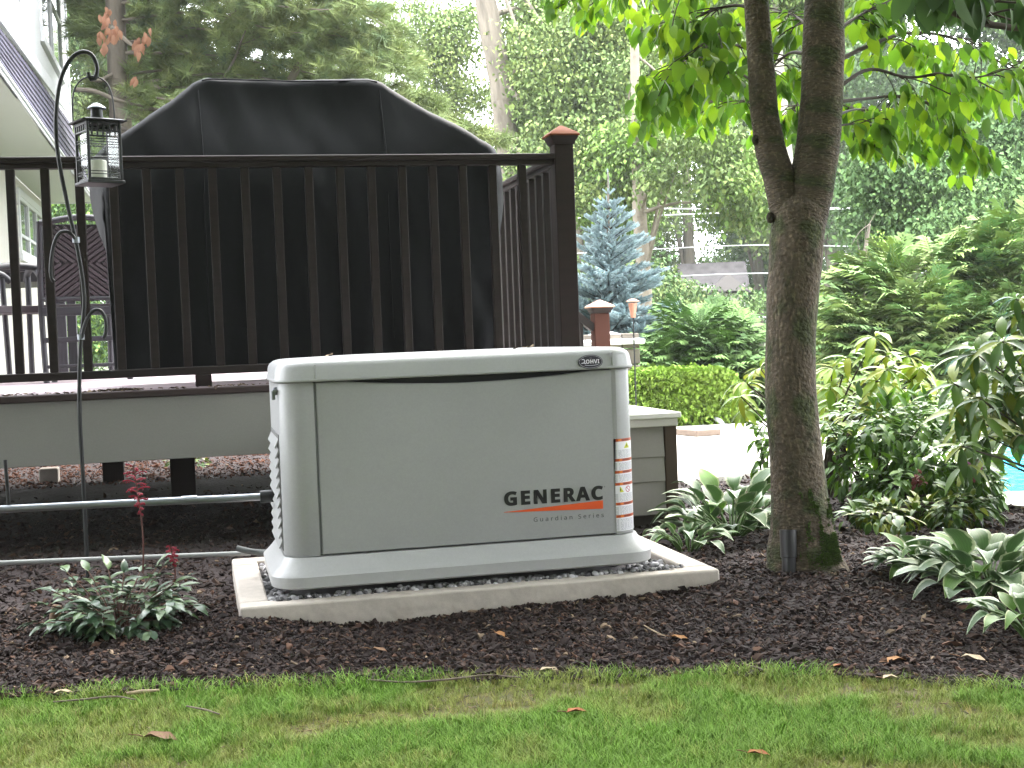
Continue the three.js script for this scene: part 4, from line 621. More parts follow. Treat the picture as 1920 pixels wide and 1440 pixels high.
// ---------------------------------------------------------------- the forked tree in the bed
const leafShapes = [leafGeo(0.086, 0.050, { fold: 0.18, droop: 0.35, n: 5, wave: 0.05 }), leafGeo(0.080, 0.044, { fold: 0.30, droop: 0.15, n: 5, wave: 0.07 }), leafGeo(0.090, 0.053, { fold: 0.08, droop: 0.5, n: 5, wave: 0.03 })];
{
  const T0 = thing('dogwood_tree', 'forked tree with mossy grey brown trunk and drooping bright green leaves', 'tree', [0, 0, 0]); T0.name = 'forked_tree';
  const base = aty(1512, 1086, -0.11), dz = at(1500, 800, 1); const D = EYE.distanceTo(base) * 0 + base.clone().sub(EYE).dot(FWD);
  const line = (list) => list.map(([x, y, d]) => at(x, y, D + (d ?? 0)));
  const K = D / FPX;
  const trunk = line([[1513, 1120], [1512, 1085], [1508, 1040], [1503, 985], [1498, 920], [1490, 830], [1483, 740], [1482, 640], [1488, 540], [1495, 455], [1499, 395], [1500, 345]]);
  const tr = [100, 84, 68, 58, 52, 49, 47, 46, 48, 50, 50, 22].map((v) => v * K);
  const tg = part('trunk', taper(trunk, tr, 90, 40, 0.05, 4), M.bark, T0);
  const right = line([[1497, 440], [1509, 400], [1522, 340], [1534, 270], [1540, 190], [1544, 100], [1546, 0], [1552, -160], [1575, -420], [1600, -760]]), rr = [44, 44, 43, 41, 40, 39, 37, 33, 24, 10].map((v) => v * K);
  const left = line([[1490, 430], [1477, 395], [1462, 340], [1445, 280], [1434, 215], [1426, 120], [1417, 0], [1408, -150], [1370, -420], [1340, -700]]), lr = [34, 34, 31, 29, 26, 25, 23, 20, 15, 7].map((v) => v * K);
  part('stem', taper(right, rr, 70, 30, 0.05, 5), M.bark, T0); part('stem', taper(left, lr, 70, 26, 0.06, 6), M.bark, T0);
  const knots = [[1416, 262, 9], [1444, 408, 10], [1530, 508, 7], [1564, 225, 7]].map(([x, y, s]) => { const p = at(x, y, D - 0.02), g = new THREE.IcosahedronGeometry(s * K, 2); g.scale(0.7, 1.1, 0.8); g.translate(p.x, p.y, p.z); return g; }); part('knot', merge(knots), M.bark, T0);
  { // moss on the foot, on the right side
    const r = rng(5), L = [], C = [], g = new THREE.ConeGeometry(0.5, 1, 4); g.rotateX(Math.PI / 2); const g2 = clean(g);
    for (let i = 0; i < 8200; i++) { const f = Math.pow(r(), 1.4), y = lerp(1105, 905, f), t = clamp((1120 - y) / 780, 0, 1), a = (-0.25 + 1.1 * r()) * 1.3; const k = t * 11, j = Math.floor(k), c = trunk[Math.min(11, j)].clone().lerp(trunk[Math.min(11, j + 1)], k - j); const tt = clamp((y - 1120) / -200, 0, 1), rad = lerp(84, 53, Math.pow(tt, 0.7)) * K; const cen = at(lerp(1513, 1499, tt), y, D); if (fbm(a * 5, y * 0.03, 3, 0, 9) < 0.34 + 0.28 * f) continue; const n = RGT.clone().multiplyScalar(Math.sin(a)).addScaledVector(FWD, -Math.cos(a)); n.y += 0.2; const s = 0.004 + 0.006 * r(); L.push(pose(cen.addScaledVector(n, rad * 0.99), n.clone().add(V(r() - 0.5, r() - 0.5, r() - 0.5)), UP, V(s * 0.5, s * 0.5, s * 1.5))); const q = 0.5 + r(); C.push(rgb(0.06 * q, 0.11 * q, 0.014 * q)); }
    many('moss', g2, std({ c: [1, 1, 1], roughness: 1 }), L, T0, C);
  }
  // limbs and twigs carrying the leaves
  const r = rng(77), M4 = [], limbs = [];
  const leaves = (p, dir, n, spread, droop = 0.9) => { for (let i = 0; i < n; i++) { const q = p.clone().add(V((r() - 0.5) * spread, (r() - 0.5) * spread * 0.7, (r() - 0.5) * spread)); const d = dir.clone().multiplyScalar(0.7 * r()).add(V((r() - 0.5) * 1.3, -droop * (0.35 + r()), (r() - 0.5) * 1.3)); M4.push(pose(q, d, V((r() - 0.5) * 0.9, 1, (r() - 0.5) * 0.9).add(d.clone().multiplyScalar(-0.2)), 0.5 + 0.5 * r())); } };
  const limb = (pts, r0, den = 1, wid = 0.16, hang = 0.10, from = 0.25) => {
    const P = pts.map(([x, y, d]) => at(x, y, D + (d ?? 0))); limbs.push(taper(P, [r0 * 0.62, r0 * 0.4, r0 * 0.2], 24, 7, 0, 1)); const cv = new THREE.CatmullRomCurve3(P), Ln = cv.getLength(), n = Math.round(Ln * 23 * den);
    for (let i = 0; i < n; i++) {
      const t = lerp(from, 1.0, (i + r()) / n), p = cv.getPoint(Math.min(1, t)), tg2 = cv.getTangent(Math.min(1, t)), side = new THREE.Vector3().crossVectors(tg2, UP).normalize().multiplyScalar(r() < 0.5 ? 1 : -1), L = wid * (0.4 + 0.9 * r()), e = p.clone().addScaledVector(side, L * 0.8).addScaledVector(tg2, L * 0.6).add(V((r() - 0.5) * 0.06, -hang * r() + 0.04 * (r() - 0.3), 0));
      limbs.push(tube([p, p.clone().lerp(e, 0.55).add(V(0, 0.012, 0)), e], 0.0022, 5, 4)); leaves(p.clone().lerp(e, 0.55), side, 2, 0.05); leaves(e, side.clone().add(tg2), 4 + Math.floor(r() * 3), 0.075);
    }
  };
  // left of the stems
  limb([[1425, 100, 0.05], [1370, 84, 0.4], [1310, 100, 0.4], [1262, 145, 0.5], [1240, 170, 0.5]], 0.012, 1.35, 0.17);
  limb([[1428, 165, 0], [1390, 140, 0.3], [1335, 130, 0.2], [1275, 120, 0.1], [1250, 140, 0.1]], 0.010, 1.25, 0.15);
  limb([[1420, 20, 0], [1380, 10, 0.1], [1330, 22, 0.2], [1285, 48, 0.3]], 0.012, 1.5, 0.15);
  limb([[1425, 60, 0], [1390, 45, 0.3], [1345, 65, 0.25], [1300, 95, 0.2]], 0.011, 1.4, 0.15);
  limb([[1428, 180, 0.1], [1400, 190, 0.7], [1350, 190, 1.0], [1290, 190, 1.2]], 0.009, 1.0, 0.14);
  limb([[1410, -60, 0], [1330, -75, 0.5], [1240, -45, 0.9], [1150, -12, 1.2], [1085, -4, 1.3]], 0.015, 1.15, 0.16);
  limb([[1410, -60, 0.1], [1330, -40, 0.1], [1270, 0, 0.1]], 0.012, 1.3, 0.15);
  // between and behind the fork
  limb([[1508, 100, 0], [1480, 100, 0.2], [1450, 125, 0.5], [1420, 150, 0.8]], 0.011, 1.0, 0.12, 0.1, 0.4);
  limb([[1530, 60, 0.05], [1490, 30, 0.5], [1460, 22, 0.8]], 0.01, 1.4, 0.12);
  limb([[1530, 150, 0.1], [1500, 185, 1.0], [1480, 215, 1.3]], 0.008, 0.9, 0.10, 0.1, 0.6);
  // right of the stems
  limb([[1560, 120, 0], [1620, 90, 0.2], [1700, 62, 0.4], [1780, 70, 0.5], [1860, 110, 0.6], [1925, 130, 0.6]], 0.014, 1.0, 0.19);
  limb([[1570, 165, 0], [1630, 130, 0.15], [1700, 145, 0.2], [1760, 140, 0.2], [1830, 145, 0.2], [1900, 125, 0.2]], 0.012, 1.0, 0.18);
  limb([[1572, 190, 0], [1625, 185, 0.3], [1690, 180, 0.5], [1745, 196, 0.6], [1785, 222, 0.6], [1800, 245, 0.6]], 0.011, 1.35, 0.17);
  limb([[1570, 215, 0.1], [1610, 205, 0.6], [1665, 215, 0.9], [1715, 245, 1.0]], 0.009, 1.25, 0.15);
  limb([[1565, 60, 0], [1610, 30, 0.2], [1650, 10, 0.3], [1690, -10, 0.4]], 0.011, 1.1, 0.14);
  limb([[1572, 235, 0], [1615, 232, 0.2], [1660, 240, 0.2]], 0.007, 1.0, 0.12);
  // the crown above the frame
  for (let k = 0; k < 30; k++) { const a = k * 2.4, R = 500 + 900 * r(), x = 1490 + Math.cos(a) * R, y = -480 - 700 * r(), d = Math.sin(a) * R * K * 1.0; limb([[lerp(1490, x, 0.1), y + 250, d * 0.1], [lerp(1490, x, 0.5), y + 60, d * 0.5], [x, y, d]], 0.02, 1.5, 0.30, 0.15, 0.3); }
  part('limbs', merge(limbs), M.twig, T0).userData.kind = 'stuff';
  leafy(T0, leafShapes, [[0.20, 0.36, 0.02], [0.13, 0.27, 0.02], [0.27, 0.42, 0.02], [0.09, 0.19, 0.02]].map((c) => leafMat(c, 0.62, 0.9)), M4, 300, 0.2, 3);
}
// branch reaching in at the top right, darker leaves nearer the eye
{
  const b = thing('overhanging_branch', 'dark bare branch with dull green leaves hanging in at the top right corner', 'branch', [0, 0, 0]), r = rng(8), d0 = 3.4;
  const P = [[1762, 15], [1790, 26], [1830, 40], [1870, 48], [1930, 50], [2100, 20], [2400, -160]].map(([x, y], i) => at(x, y, d0 + 0.03 * i));
  const tw = [taper(P, [0.006, 0.009, 0.011, 0.016], 40, 9, 0.1, 2)], L = [];
  for (let k = 0; k < 34; k++) { const x = 1700 + 250 * r(), y = -45 + 55 * r() + (x > 1870 ? 55 * r() : 0), p = at(x, y, d0 + (r() - 0.4) * 0.5); for (let i = 0; i < 4; i++) L.push(pose(p.clone().add(V((r() - 0.5) * 0.08, (r() - 0.5) * 0.05, (r() - 0.5) * 0.08)), V((r() - 0.5) * 1.2, -0.9 * r() - 0.4, (r() - 0.5) * 1.2), V((r() - 0.5), 1, (r() - 0.5)), 0.7 + 0.4 * r())); }
  for (let k = 0; k < 8; k++) { const a = P[k % 5], e = at(1700 + 230 * r(), -10 + 40 * r(), d0); tw.push(tube([a, a.clone().lerp(e, 0.5).add(V(0, 0.01, 0)), e], 0.003, 8, 5)); }
  part('twigs', merge(tw), M.twig, b); leafy(b, leafShapes, [leafMat([0.06, 0.125, 0.025], 0.45), leafMat([0.045, 0.095, 0.025], 0.4)], L, 300);
}

// ---------------------------------------------------------------- plants
T.hosta = tex(256, (u, v) => { const e = Math.abs(u * 2 - 1), n = fbm(u * 10, v * 10, 3, 10, 5), w = smooth(0.72, 0.82, e + 0.3 * (n - 0.5) + smooth(0.86, 1, v) * 0.4), rib = 0.9 + 0.1 * Math.cos(e * 26), g = 0.85 + 0.3 * fbm(u * 4, v * 4, 2, 4, 6); return [lerp(0.07 * g, 0.42, w) * rib, lerp(0.145 * g, 0.47, w) * rib, lerp(0.04 * g, 0.30, w) * rib]; });
T.hostaGreen = tex(128, (u, v) => { const e = Math.abs(u * 2 - 1), w = smooth(0.78, 0.9, e), rib = 0.9 + 0.1 * Math.cos(e * 26); return [lerp(0.11, 0.36, w) * rib, lerp(0.24, 0.44, w) * rib, lerp(0.03, 0.18, w) * rib]; });
const hostaMats = [leafMat([1, 1, 1], 0.28, 0.55, { map: T.hosta }), leafMat([1, 1, 1], 0.38, 0.6, { map: T.hostaGreen }), leafMat([0.86, 0.92, 1.0], 0.25, 0.5, { map: T.hosta })];
const hostaBlades = [0, 1, 2, 3].map((k) => leafGeo(1, [0.50, 0.56, 0.44, 0.52][k], { fold: [0.35, 0.2, 0.45, 0.28][k], droop: [0.75, 0.5, 1.0, 0.35][k], lift: [0.35, 0.45, 0.5, 0.3][k], n: 8, wave: 0.09, peak: 0.38, round: 0.55, tip: 0.9 }));
function hosta(label, pos, R, H, n, seed, turnBias = 0) {
  const t = thing('hosta_plant', label, 'plant', pos), r = rng(seed), stalks = [];
  for (let i = 0; i < n; i++) {
    const f = (i + 0.5) / n, a = i * 2.39996 + r() * 0.5, out = Math.pow(f, 0.6), L = (0.75 + 0.4 * r()) * R * 0.46, el = lerp(1.25, 0.18, out) + 0.22 * (r() - 0.5);
    const dir = V(Math.cos(a) * Math.cos(el), Math.sin(el), Math.sin(a) * Math.cos(el)), pl = lerp(H * 0.75, R * 0.5, out) * (0.8 + 0.3 * r()), p0 = V(Math.cos(a) * 0.03, 0.0, Math.sin(a) * 0.03), p1 = p0.clone().addScaledVector(dir, pl); p1.y = Math.max(p1.y, 0.045 + 0.03 * r());
    stalks.push(tube([p0, p0.clone().lerp(p1, 0.5).add(V(0, 0.02, 0)), p1], 0.0036, 6, 5));
    const d2 = V(Math.cos(a + 0.3 * (r() - 0.5)) * Math.cos(el * 0.75), Math.sin(el * 0.75) - 0.05, Math.sin(a + 0.3 * (r() - 0.5)) * Math.cos(el * 0.75));
    const o = part('leaf', hostaBlades[i % 4], hostaMats[i % 7 === 0 ? 1 : i % 3 === 0 ? 2 : 0], t); pose(p1, d2, UP, V(L, L, L)).decompose(o.position, o.quaternion, o.scale);
  }
  part('stalks', merge(stalks), std({ c: [0.07, 0.13, 0.03], roughness: 0.7 }), t);
}
{
  const h1 = aty(1372, 1010, -0.1), h0 = aty(1300, 1040, -0.1), h2 = aty(1740, 1085, -0.11), h3 = aty(1900, 1135, -0.12), h4 = aty(1905, 1200, -0.12), h5 = aty(1850, 1060, -0.11);
  hosta('white edged hosta clump between the generator and the tree trunk', [h1.x, -0.1, h1.z], 0.33, 0.27, 72, 3);
  hosta('low hosta with few leaves just behind the concrete curb corner', [h0.x, -0.1, h0.z - 0.05], 0.20, 0.10, 26, 4);
  hosta('small pale edged hosta right of the trunk, nearest to the trunk', [h2.x, -0.11, h2.z], 0.22, 0.15, 60, 5);
  hosta('broad leaved hosta at the right edge below the pool', [h3.x, -0.11, h3.z - 0.12], 0.32, 0.18, 70, 6);
  hosta('hosta with drooping leaves at the right edge nearest the lawn', [h4.x + 0.06, -0.12, h4.z], 0.22, 0.11, 38, 7);
}
// small astilbe in front of the deck, with its red plume
{
  const p = aty(225, 1195, -0.11), t = thing('astilbe_plant', 'low dark leaved plant with one tall red flower plume left of the generator', 'plant', [p.x, bedY(p.x, p.z), p.z]), r = rng(15), L = [], st = [];
  const gs = [leafGeo(0.062, 0.026, { fold: 0.3, droop: 0.35, n: 5, wave: 0.12 }), leafGeo(0.052, 0.024, { fold: 0.2, droop: 0.6, n: 5, wave: 0.16 })];
  for (let i = 0; i < 120; i++) {
    const a = i * 2.4 + r(), f = Math.sqrt((i + 1) / 120), el = lerp(1.35, 0.22, f) + 0.2 * (r() - 0.5), ln = 0.08 + 0.14 * r(), d = V(Math.cos(a) * Math.cos(el), Math.sin(el), Math.sin(a) * Math.cos(el)), e = V(Math.cos(a) * 0.02, 0, Math.sin(a) * 0.02).addScaledVector(d, ln); e.x *= 1.15; st.push(tube([V(Math.cos(a) * 0.02, 0, Math.sin(a) * 0.02), e.clone().multiplyScalar(0.5).add(V(0, 0.012, 0)), e], 0.0018, 5, 4));
    for (let k = 0; k < 5; k++) { const q = e.clone().multiplyScalar(1 - 0.16 * Math.floor(k / 2)), s = k === 0 ? 0 : k % 2 ? 1 : -1, dd = d.clone().add(V(-Math.sin(a) * s * 1.1, -0.35 + 0.3 * r(), Math.cos(a) * s * 1.1)); L.push(pose(q.add(V(p.x, bedY(p.x, p.z), p.z)), dd, V((r() - 0.5) * 0.5, 1, (r() - 0.5) * 0.5), 0.75 + 0.4 * r())); }
  }
  part('stems', merge(st), std({ c: [0.10, 0.05, 0.035], roughness: 0.8 }), t);
  leafy(t, gs, [shinyLeaf([0.035, 0.075, 0.035], 0.33), shinyLeaf([0.05, 0.095, 0.04], 0.36), shinyLeaf([0.075, 0.13, 0.045], 0.42)], L, 300);
  // plumes
  const red = leafMat([0.32, 0.022, 0.05], 0.3), loc = (x, y) => atz(x, y, p.z - 0.02).sub(V(p.x, bedY(p.x, p.z), p.z));
  const plume = (base, foot, tip, w, n) => { const fl = part('flower_plume', (() => { const g = []; for (let i = 0; i < n; i++) { const f = i / n, c = foot.clone().lerp(tip, f), ww = w * Math.sin(Math.PI * Math.pow(1 - f * 0.93, 0.75)) + 0.004, a = i * 2.4, e = c.clone().add(V(Math.cos(a) * ww, ww * 0.1 * (r() * 4 - 1), Math.sin(a) * ww)); g.push(tube([c, c.clone().lerp(e, 0.6).add(V(0, 0.004, 0)), e], 0.0026 * (1.15 - f * 0.6), 5, 5)); for (let k = 0; k < 3; k++) { const s = new THREE.IcosahedronGeometry(0.0030, 0); const q = c.clone().lerp(e, 0.5 + 0.25 * k); s.translate(q.x + (r() - 0.5) * 0.006, q.y + (r() - 0.5) * 0.006, q.z); g.push(s); } } return merge(g); })(), red, t, 'feathery red flower plume'); part('flower_stalk', tube([base, base.clone().lerp(foot, 0.5).add(V(0.004, 0, 0)), foot, tip], 0.0028, 20, 6), std({ c: [0.10, 0.035, 0.03], roughness: 0.8 }), t); };
  plume(loc(268, 1075), loc(264, 965), loc(250, 872), 0.034, 26); plume(loc(325, 1095), loc(327, 1062), loc(320, 1024), 0.016, 18);
}

// rhododendrons: stems that end in whorls of long leaves
const rhodoG = [leafGeo(0.13, 0.040, { fold: 0.22, droop: 0.35, n: 5, peak: 0.5 }), leafGeo(0.125, 0.036, { fold: 0.3, droop: 0.65, n: 5, peak: 0.52 })];
function whorl(L, p, axis, s, r, n = 8, dr = 0) { for (let i = 0; i < n; i++) { const a = i / n * 6.283 + r() * 0.5, t = new THREE.Vector3().crossVectors(axis, V(0.3, 0.2, 1)).normalize(), b = new THREE.Vector3().crossVectors(axis, t), el = (i % 3 === 0 ? 0.7 : 0.05) - dr - 0.5 * r() * (i % 2), d = t.multiplyScalar(Math.cos(a)).addScaledVector(b, Math.sin(a)).multiplyScalar(Math.cos(el)).addScaledVector(axis, Math.sin(el)); L.push(pose(p.clone().addScaledVector(d, 0.008), d, axis.clone().addScaledVector(d, 0.3), s * (0.75 + 0.4 * r()))); } }
function rhodo(label, foot, ends, mats, s, seed, extra = []) {
  const t = thing('rhododendron', label, 'shrub', [foot.x, foot.y, foot.z]), r = rng(seed), L = [], st = [], o = foot;
  for (const [x, y, d, k] of ends) { const e = at(x, y, d), m = e.clone().sub(o), c1 = V(m.x * 0.35 + (r() - 0.5) * 0.1, m.y * 0.55, m.z * 0.35); st.push(taper([V((r() - 0.5) * 0.06, 0, (r() - 0.5) * 0.06), c1, m], [0.007, 0.005, 0.003], 14, 6)); const ax = m.clone().sub(c1).normalize().multiplyScalar(0.5).add(V((r() - 0.5) * 0.5, 0.9, (r() - 0.5) * 0.5 + 0.1)).normalize(); whorl(L, e, ax, s * (k ?? 1), r, 9, 0.15); if (r() < 0.6) whorl(L, e.clone().addScaledVector(ax, -0.07), ax, s * 0.9, r, 5, 0.45); }
  part('stems', merge(st), M.twig, t); leafy(t, rhodoG, mats, L, 300, 0.25, seed); return t;
}
const lime = [[0.27, 0.38, 0.03], [0.18, 0.31, 0.03], [0.34, 0.38, 0.045]].map((c) => { const m = leafMat(c, 0.45, 0.6); return m; });
const midg = [[0.105, 0.225, 0.025], [0.165, 0.32, 0.025], [0.065, 0.145, 0.025]].map((c) => leafMat(c, 0.45, 0.5));
const darkg = [[0.06, 0.13, 0.022], [0.10, 0.19, 0.022], [0.22, 0.27, 0.022]].map((c) => leafMat(c, 0.42, 0.45));
{
  const r = rng(19), f1 = aty(1600, 945, -0.1), ends = [[1640, 632, 6.5, 1.25], [1660, 668, 6.4], [1590, 670, 6.6, 0.9], [1720, 690, 6.4, 1.1], [1705, 668, 6.7], [1560, 690, 6.6], [1395, 715, 6.7, 1.05], [1425, 690, 6.9, 0.8], [1400, 768, 6.6, 0.8]];
  for (let i = 0; i < 34; i++) ends.push([1545 + 210 * r(), 690 + 120 * r(), 6.1 + 1.0 * r(), 0.85 + 0.2 * r()]); for (let i = 0; i < 2; i++) ends.push([1385 + 50 * r(), 710 + 90 * r(), 6.5 + 0.6 * r(), 0.75]);
  rhodo('yellow green rhododendron with whorled leaves standing behind the tree trunk', V(f1.x, -0.11, f1.z - 0.3), ends, lime, 1.0, 21);
  const f2 = aty(2110, 985, -0.1), e2 = []; for (let i = 0; i < 60; i++) { const u = r(), v = r(); e2.push([lerp(1800, 2030, u) + 20 * (r() - 0.5), lerp(640, 815, v) + 25 * (1 - u), 4.9 + 0.9 * r(), 0.75 + 0.2 * r()]); } e2.push([1830, 655, 5.0, 0.95], [1880, 640, 4.9, 0.95], [1790, 720, 5.1], [1800, 770, 5.2], [1905, 560, 5.2, 0.7], [1915, 585, 5.2, 0.7]);
  rhodo('dark glossy rhododendron leaning in at the right edge above the pool', V(f2.x, -0.11, f2.z - 0.2), e2, darkg, 1.05, 22);
}
function shrub(name, label, foot, lobes, n, geos, mats, s, seed, flowers) {
  const t = thing(name, label, 'shrub', [foot.x, foot.y, foot.z]), r = rng(seed), L = [], st = [];
  for (let i = 0; i < n; i++) { const [x, y, d, rx, ry, rz] = lobes[Math.floor(r() * lobes.length)], v = V(r() - 0.5, r() - 0.5, r() - 0.5).normalize(), q = 1 - 0.5 * r() ** 1.6, c = at(x, y, d), k = d / FPX; const p = c.clone().add(V(v.x * rx * k * q, v.y * ry * k * q, v.z * (rz ?? rx) * k * q)); if (p.y < -0.08) continue; const dir = v.clone().add(V((r() - 0.5) * 1.2, -0.3 + 0.5 * (r() - 0.5), (r() - 0.5) * 1.2)); const m = 3 + Math.floor(r() * 3); for (let j = 0; j < m; j++) L.push(pose(p.clone().add(V((r() - 0.5) * 0.06, (r() - 0.5) * 0.03, (r() - 0.5) * 0.06)), dir.clone().add(V((r() - 0.5) * 1.4, (r() - 0.5) * 0.5, (r() - 0.5) * 1.4)), V((r() - 0.5) * 0.8, 1, (r() - 0.5) * 0.8), s * (0.7 + 0.5 * r()))); if (i % 14 === 0) st.push(taper([V((r() - 0.5) * 0.1, 0, (r() - 0.5) * 0.1), p.clone().sub(foot).multiplyScalar(0.5).add(V(0, 0.03, 0)), p.clone().sub(foot)], [0.007, 0.005, 0.002], 8, 5)); }
  part('stems', merge(st), M.twig, t); leafy(t, geos, mats, L, 300, 0.3, seed);
  if (flowers) for (const [x, y, d, c] of flowers) { const P = at(x, y, d).sub(foot), g = []; for (let i = 0; i < 26; i++) { const q = leafGeo(0.03, 0.02, { fold: 0.2, droop: 0.5, n: 3 }); q.applyMatrix4(pose(V((r() - 0.5) * 0.05, (r() - 0.5) * 0.05, (r() - 0.5) * 0.05).add(P), V(r() - 0.5, r() - 0.3, r() - 0.5), UP, 1)); g.push(q); } part('flower_head', merge(g), leafMat(c, 0.4), t); }
  return t;
}
{
  const az = [leafGeo(0.062, 0.022, { fold: 0.25, droop: 0.3, n: 4, wave: 0.08 }), leafGeo(0.05, 0.02, { fold: 0.35, droop: 0.5, n: 4 })];
  const f = aty(1690, 965, -0.1);
  shrub('azalea_shrub', 'dense mid green shrub with bright upper leaves right of the trunk before the pool', V(f.x, -0.11, f.z - 0.25), [[1650, 800, 6.0, 110, 55], [1740, 840, 5.9, 110, 70], [1790, 870, 5.9, 80, 65], [1620, 860, 6.1, 80, 75], [1700, 910, 5.8, 105, 55], [1810, 915, 5.9, 60, 45], [1770, 780, 6.2, 90, 35]], 800, az, midg, 1.15, 24, [[1826, 870, 5.55, [0.30, 0.08, 0.25]], [1822, 885, 5.5, [0.22, 0.07, 0.08]], [1722, 900, 5.6, [0.16, 0.035, 0.03]]]);
  const f2 = aty(1420, 905, -0.1);
  shrub('laurel_shrub', 'small bright green shrub just left of the trunk in front of the patio', V(f2.x + 0.08, -0.1, f2.z - 0.1), [[1440, 850, 6.6, 24, 40, 40], [1436, 815, 6.6, 22, 30, 40], [1445, 880, 6.6, 20, 18, 30]], 45, az, midg, 1.2, 27);
  const f3 = aty(1590, 975, -0.1);
  shrub('ground_cover_shrub', 'low broad dark green undergrowth at the foot of the shrub right of the trunk', V(f3.x, -0.11, f3.z), [[1700, 965, 5.4, 150, 22, 70], [1800, 955, 5.4, 70, 30, 50], [1640, 965, 5.5, 50, 18, 40]], 130, az, darkg, 1.15, 28);
}

// ---------------------------------------------------------------- trees and shrubs beyond
function clump(n, L, W, seed, flat = 0.5) {                         // a handful of separate leaves in a unit ball
  const r = rng(seed), g = [], lg = new THREE.BufferGeometry(); lg.setAttribute('position', new THREE.Float32BufferAttribute([0, 0, 0, W * 0.5, W * 0.12, L * 0.45, 0, -L * 0.12, L, -W * 0.5, W * 0.12, L * 0.45], 3)); lg.setIndex([0, 2, 1, 0, 3, 2]); lg.computeVertexNormals();
  for (let i = 0; i < n; i++) { const v = V(r() - 0.5, r() - 0.5, r() - 0.5).normalize().multiplyScalar(Math.pow(r(), 0.5)); v.y *= flat; const q = lg.clone(); q.applyMatrix4(pose(v, V(r() - 0.5, -0.35 + 0.4 * (r() - 0.5), r() - 0.5), V((r() - 0.5) * 0.9, 1, (r() - 0.5) * 0.9), 0.7 + 0.6 * r())); g.push(q); }
  return merge(g);
}
function tuft(n, L, w, seed) {                                      // long soft needles fanning from a twig tip (+z)
  const r = rng(seed), pos = [], idx = [];
  for (let i = 0; i < n; i++) { const a = r() * 6.283, el = 0.25 + 0.9 * r(), d = V(Math.cos(a) * Math.sin(el), Math.sin(a) * Math.sin(el), Math.cos(el)).multiplyScalar(L * (0.7 + 0.5 * r())), b = V(0, 0, (r() - 0.5) * L * 0.9), s = new THREE.Vector3().crossVectors(d, V(r() - 0.5, r() - 0.5, r() - 0.5)).normalize().multiplyScalar(w), k = pos.length / 3; for (const q of [b.clone().add(s), b.clone().sub(s), b.clone().add(d)]) pos.push(q.x, q.y, q.z); idx.push(k, k + 1, k + 2); }
  const g = new THREE.BufferGeometry(); g.setAttribute('position', new THREE.Float32BufferAttribute(pos, 3)); g.setIndex(idx); g.computeVertexNormals(); return g;
}
function fan(seed, n = 16) {                                        // a flat feathery evergreen spray along +z
  const r = rng(seed), g = []; for (let i = 0; i < n; i++) { const t = i / n, s = i % 2 ? 1 : -1, len = 0.5 * Math.sin(Math.PI * (0.25 + 0.7 * t)) * (0.8 + 0.4 * r()); const l = leafGeo(len, 0.10, { fold: 0.1, droop: 0.35, n: 2 }); l.applyMatrix4(pose(V(0, 0.05 * Math.sin(t * 3) - 0.12 * t * t, t * 0.85), V(s * 0.85, -0.1 + 0.2 * (r() - 0.5), 0.75), V((r() - 0.5) * 0.5, 1, 0), 1)); g.push(l); }
  g.push(leafGeo(1.0, 0.05, { fold: 0, droop: 0.12, n: 3 })); return merge(g);
}
const clumps = [clump(150, 0.13, 0.082, 1), clump(150, 0.12, 0.08, 2, 0.7), clump(140, 0.145, 0.09, 3, 0.45)];
const fans = [fan(1), fan(2)], bigClumps = [clump(26, 0.32, 0.2, 11), clump(26, 0.32, 0.2, 12)];
const foliage = std({ c: [1, 1, 1], roughness: 0.9, side: THREE.DoubleSide });
function crown(t, lobes, n, size, cols, seed, { geo = clumps, gap = 0.42, kind = 'clump', name = 'crown', inner = 0.5, o } = {}) {
  const r = rng(seed), L = [], C = []; const tot = lobes.reduce((a, l) => a + l[3] * l[4], 0), inv = t.position;
  for (let i = 0; i < n; i++) {
    let q = r() * tot, l = lobes[0]; for (const k of lobes) { q -= k[3] * k[4]; if (q <= 0) { l = k; break; } }
    const [x, y, d, rx, ry, rz] = l, k = l.c ? 1 : d / FPX, v = V(r() - 0.5, r() - 0.5, r() - 0.5).normalize(), rad = 1 - inner * r() ** 1.3, c = l.c ?? at(x, y, d), p = c.clone().add(V(v.x * rx * k * rad, v.y * ry * k * rad, v.z * (rz ?? Math.max(rx, ry)) * k * rad * 0.9));
    if (fbm(p.x / (size * 3.4) + 50, p.y / (size * 2.4) + p.z / (size * 3.4) + 50, 3, 0, seed) < gap) continue; if (p.y < -0.1) continue;
    const s = size * (0.6 + 0.8 * r()), cc = cols[Math.floor(r() * cols.length)], f = 0.75 + 0.5 * r(), dir = kind === 'fan' ? V(v.x * 1.2 + (r() - 0.5) * 0.7, 0.25 + 0.5 * v.y + (r() - 0.5) * 0.5, v.z * 1.2 + (r() - 0.5) * 0.7) : V(r() - 0.5, (r() - 0.5) * 0.4, r() - 0.5);
    L.push(pose(p.sub(inv), dir, V((r() - 0.5) * 0.5, 1, (r() - 0.5) * 0.5), s)); C.push(rgb(cc[0] * f, cc[1] * f, cc[2] * f));
  }
  if (L.length) many(name, geo[seed % geo.length], o ?? foliage, L, t, C);
}
const wood = (pts, rads, mat, t, name = 'trunk', seg = 30) => part(name, taper(pts.map((p) => p.clone().sub(t.position)), rads, seg, 14, 0.08, 3), mat, t);
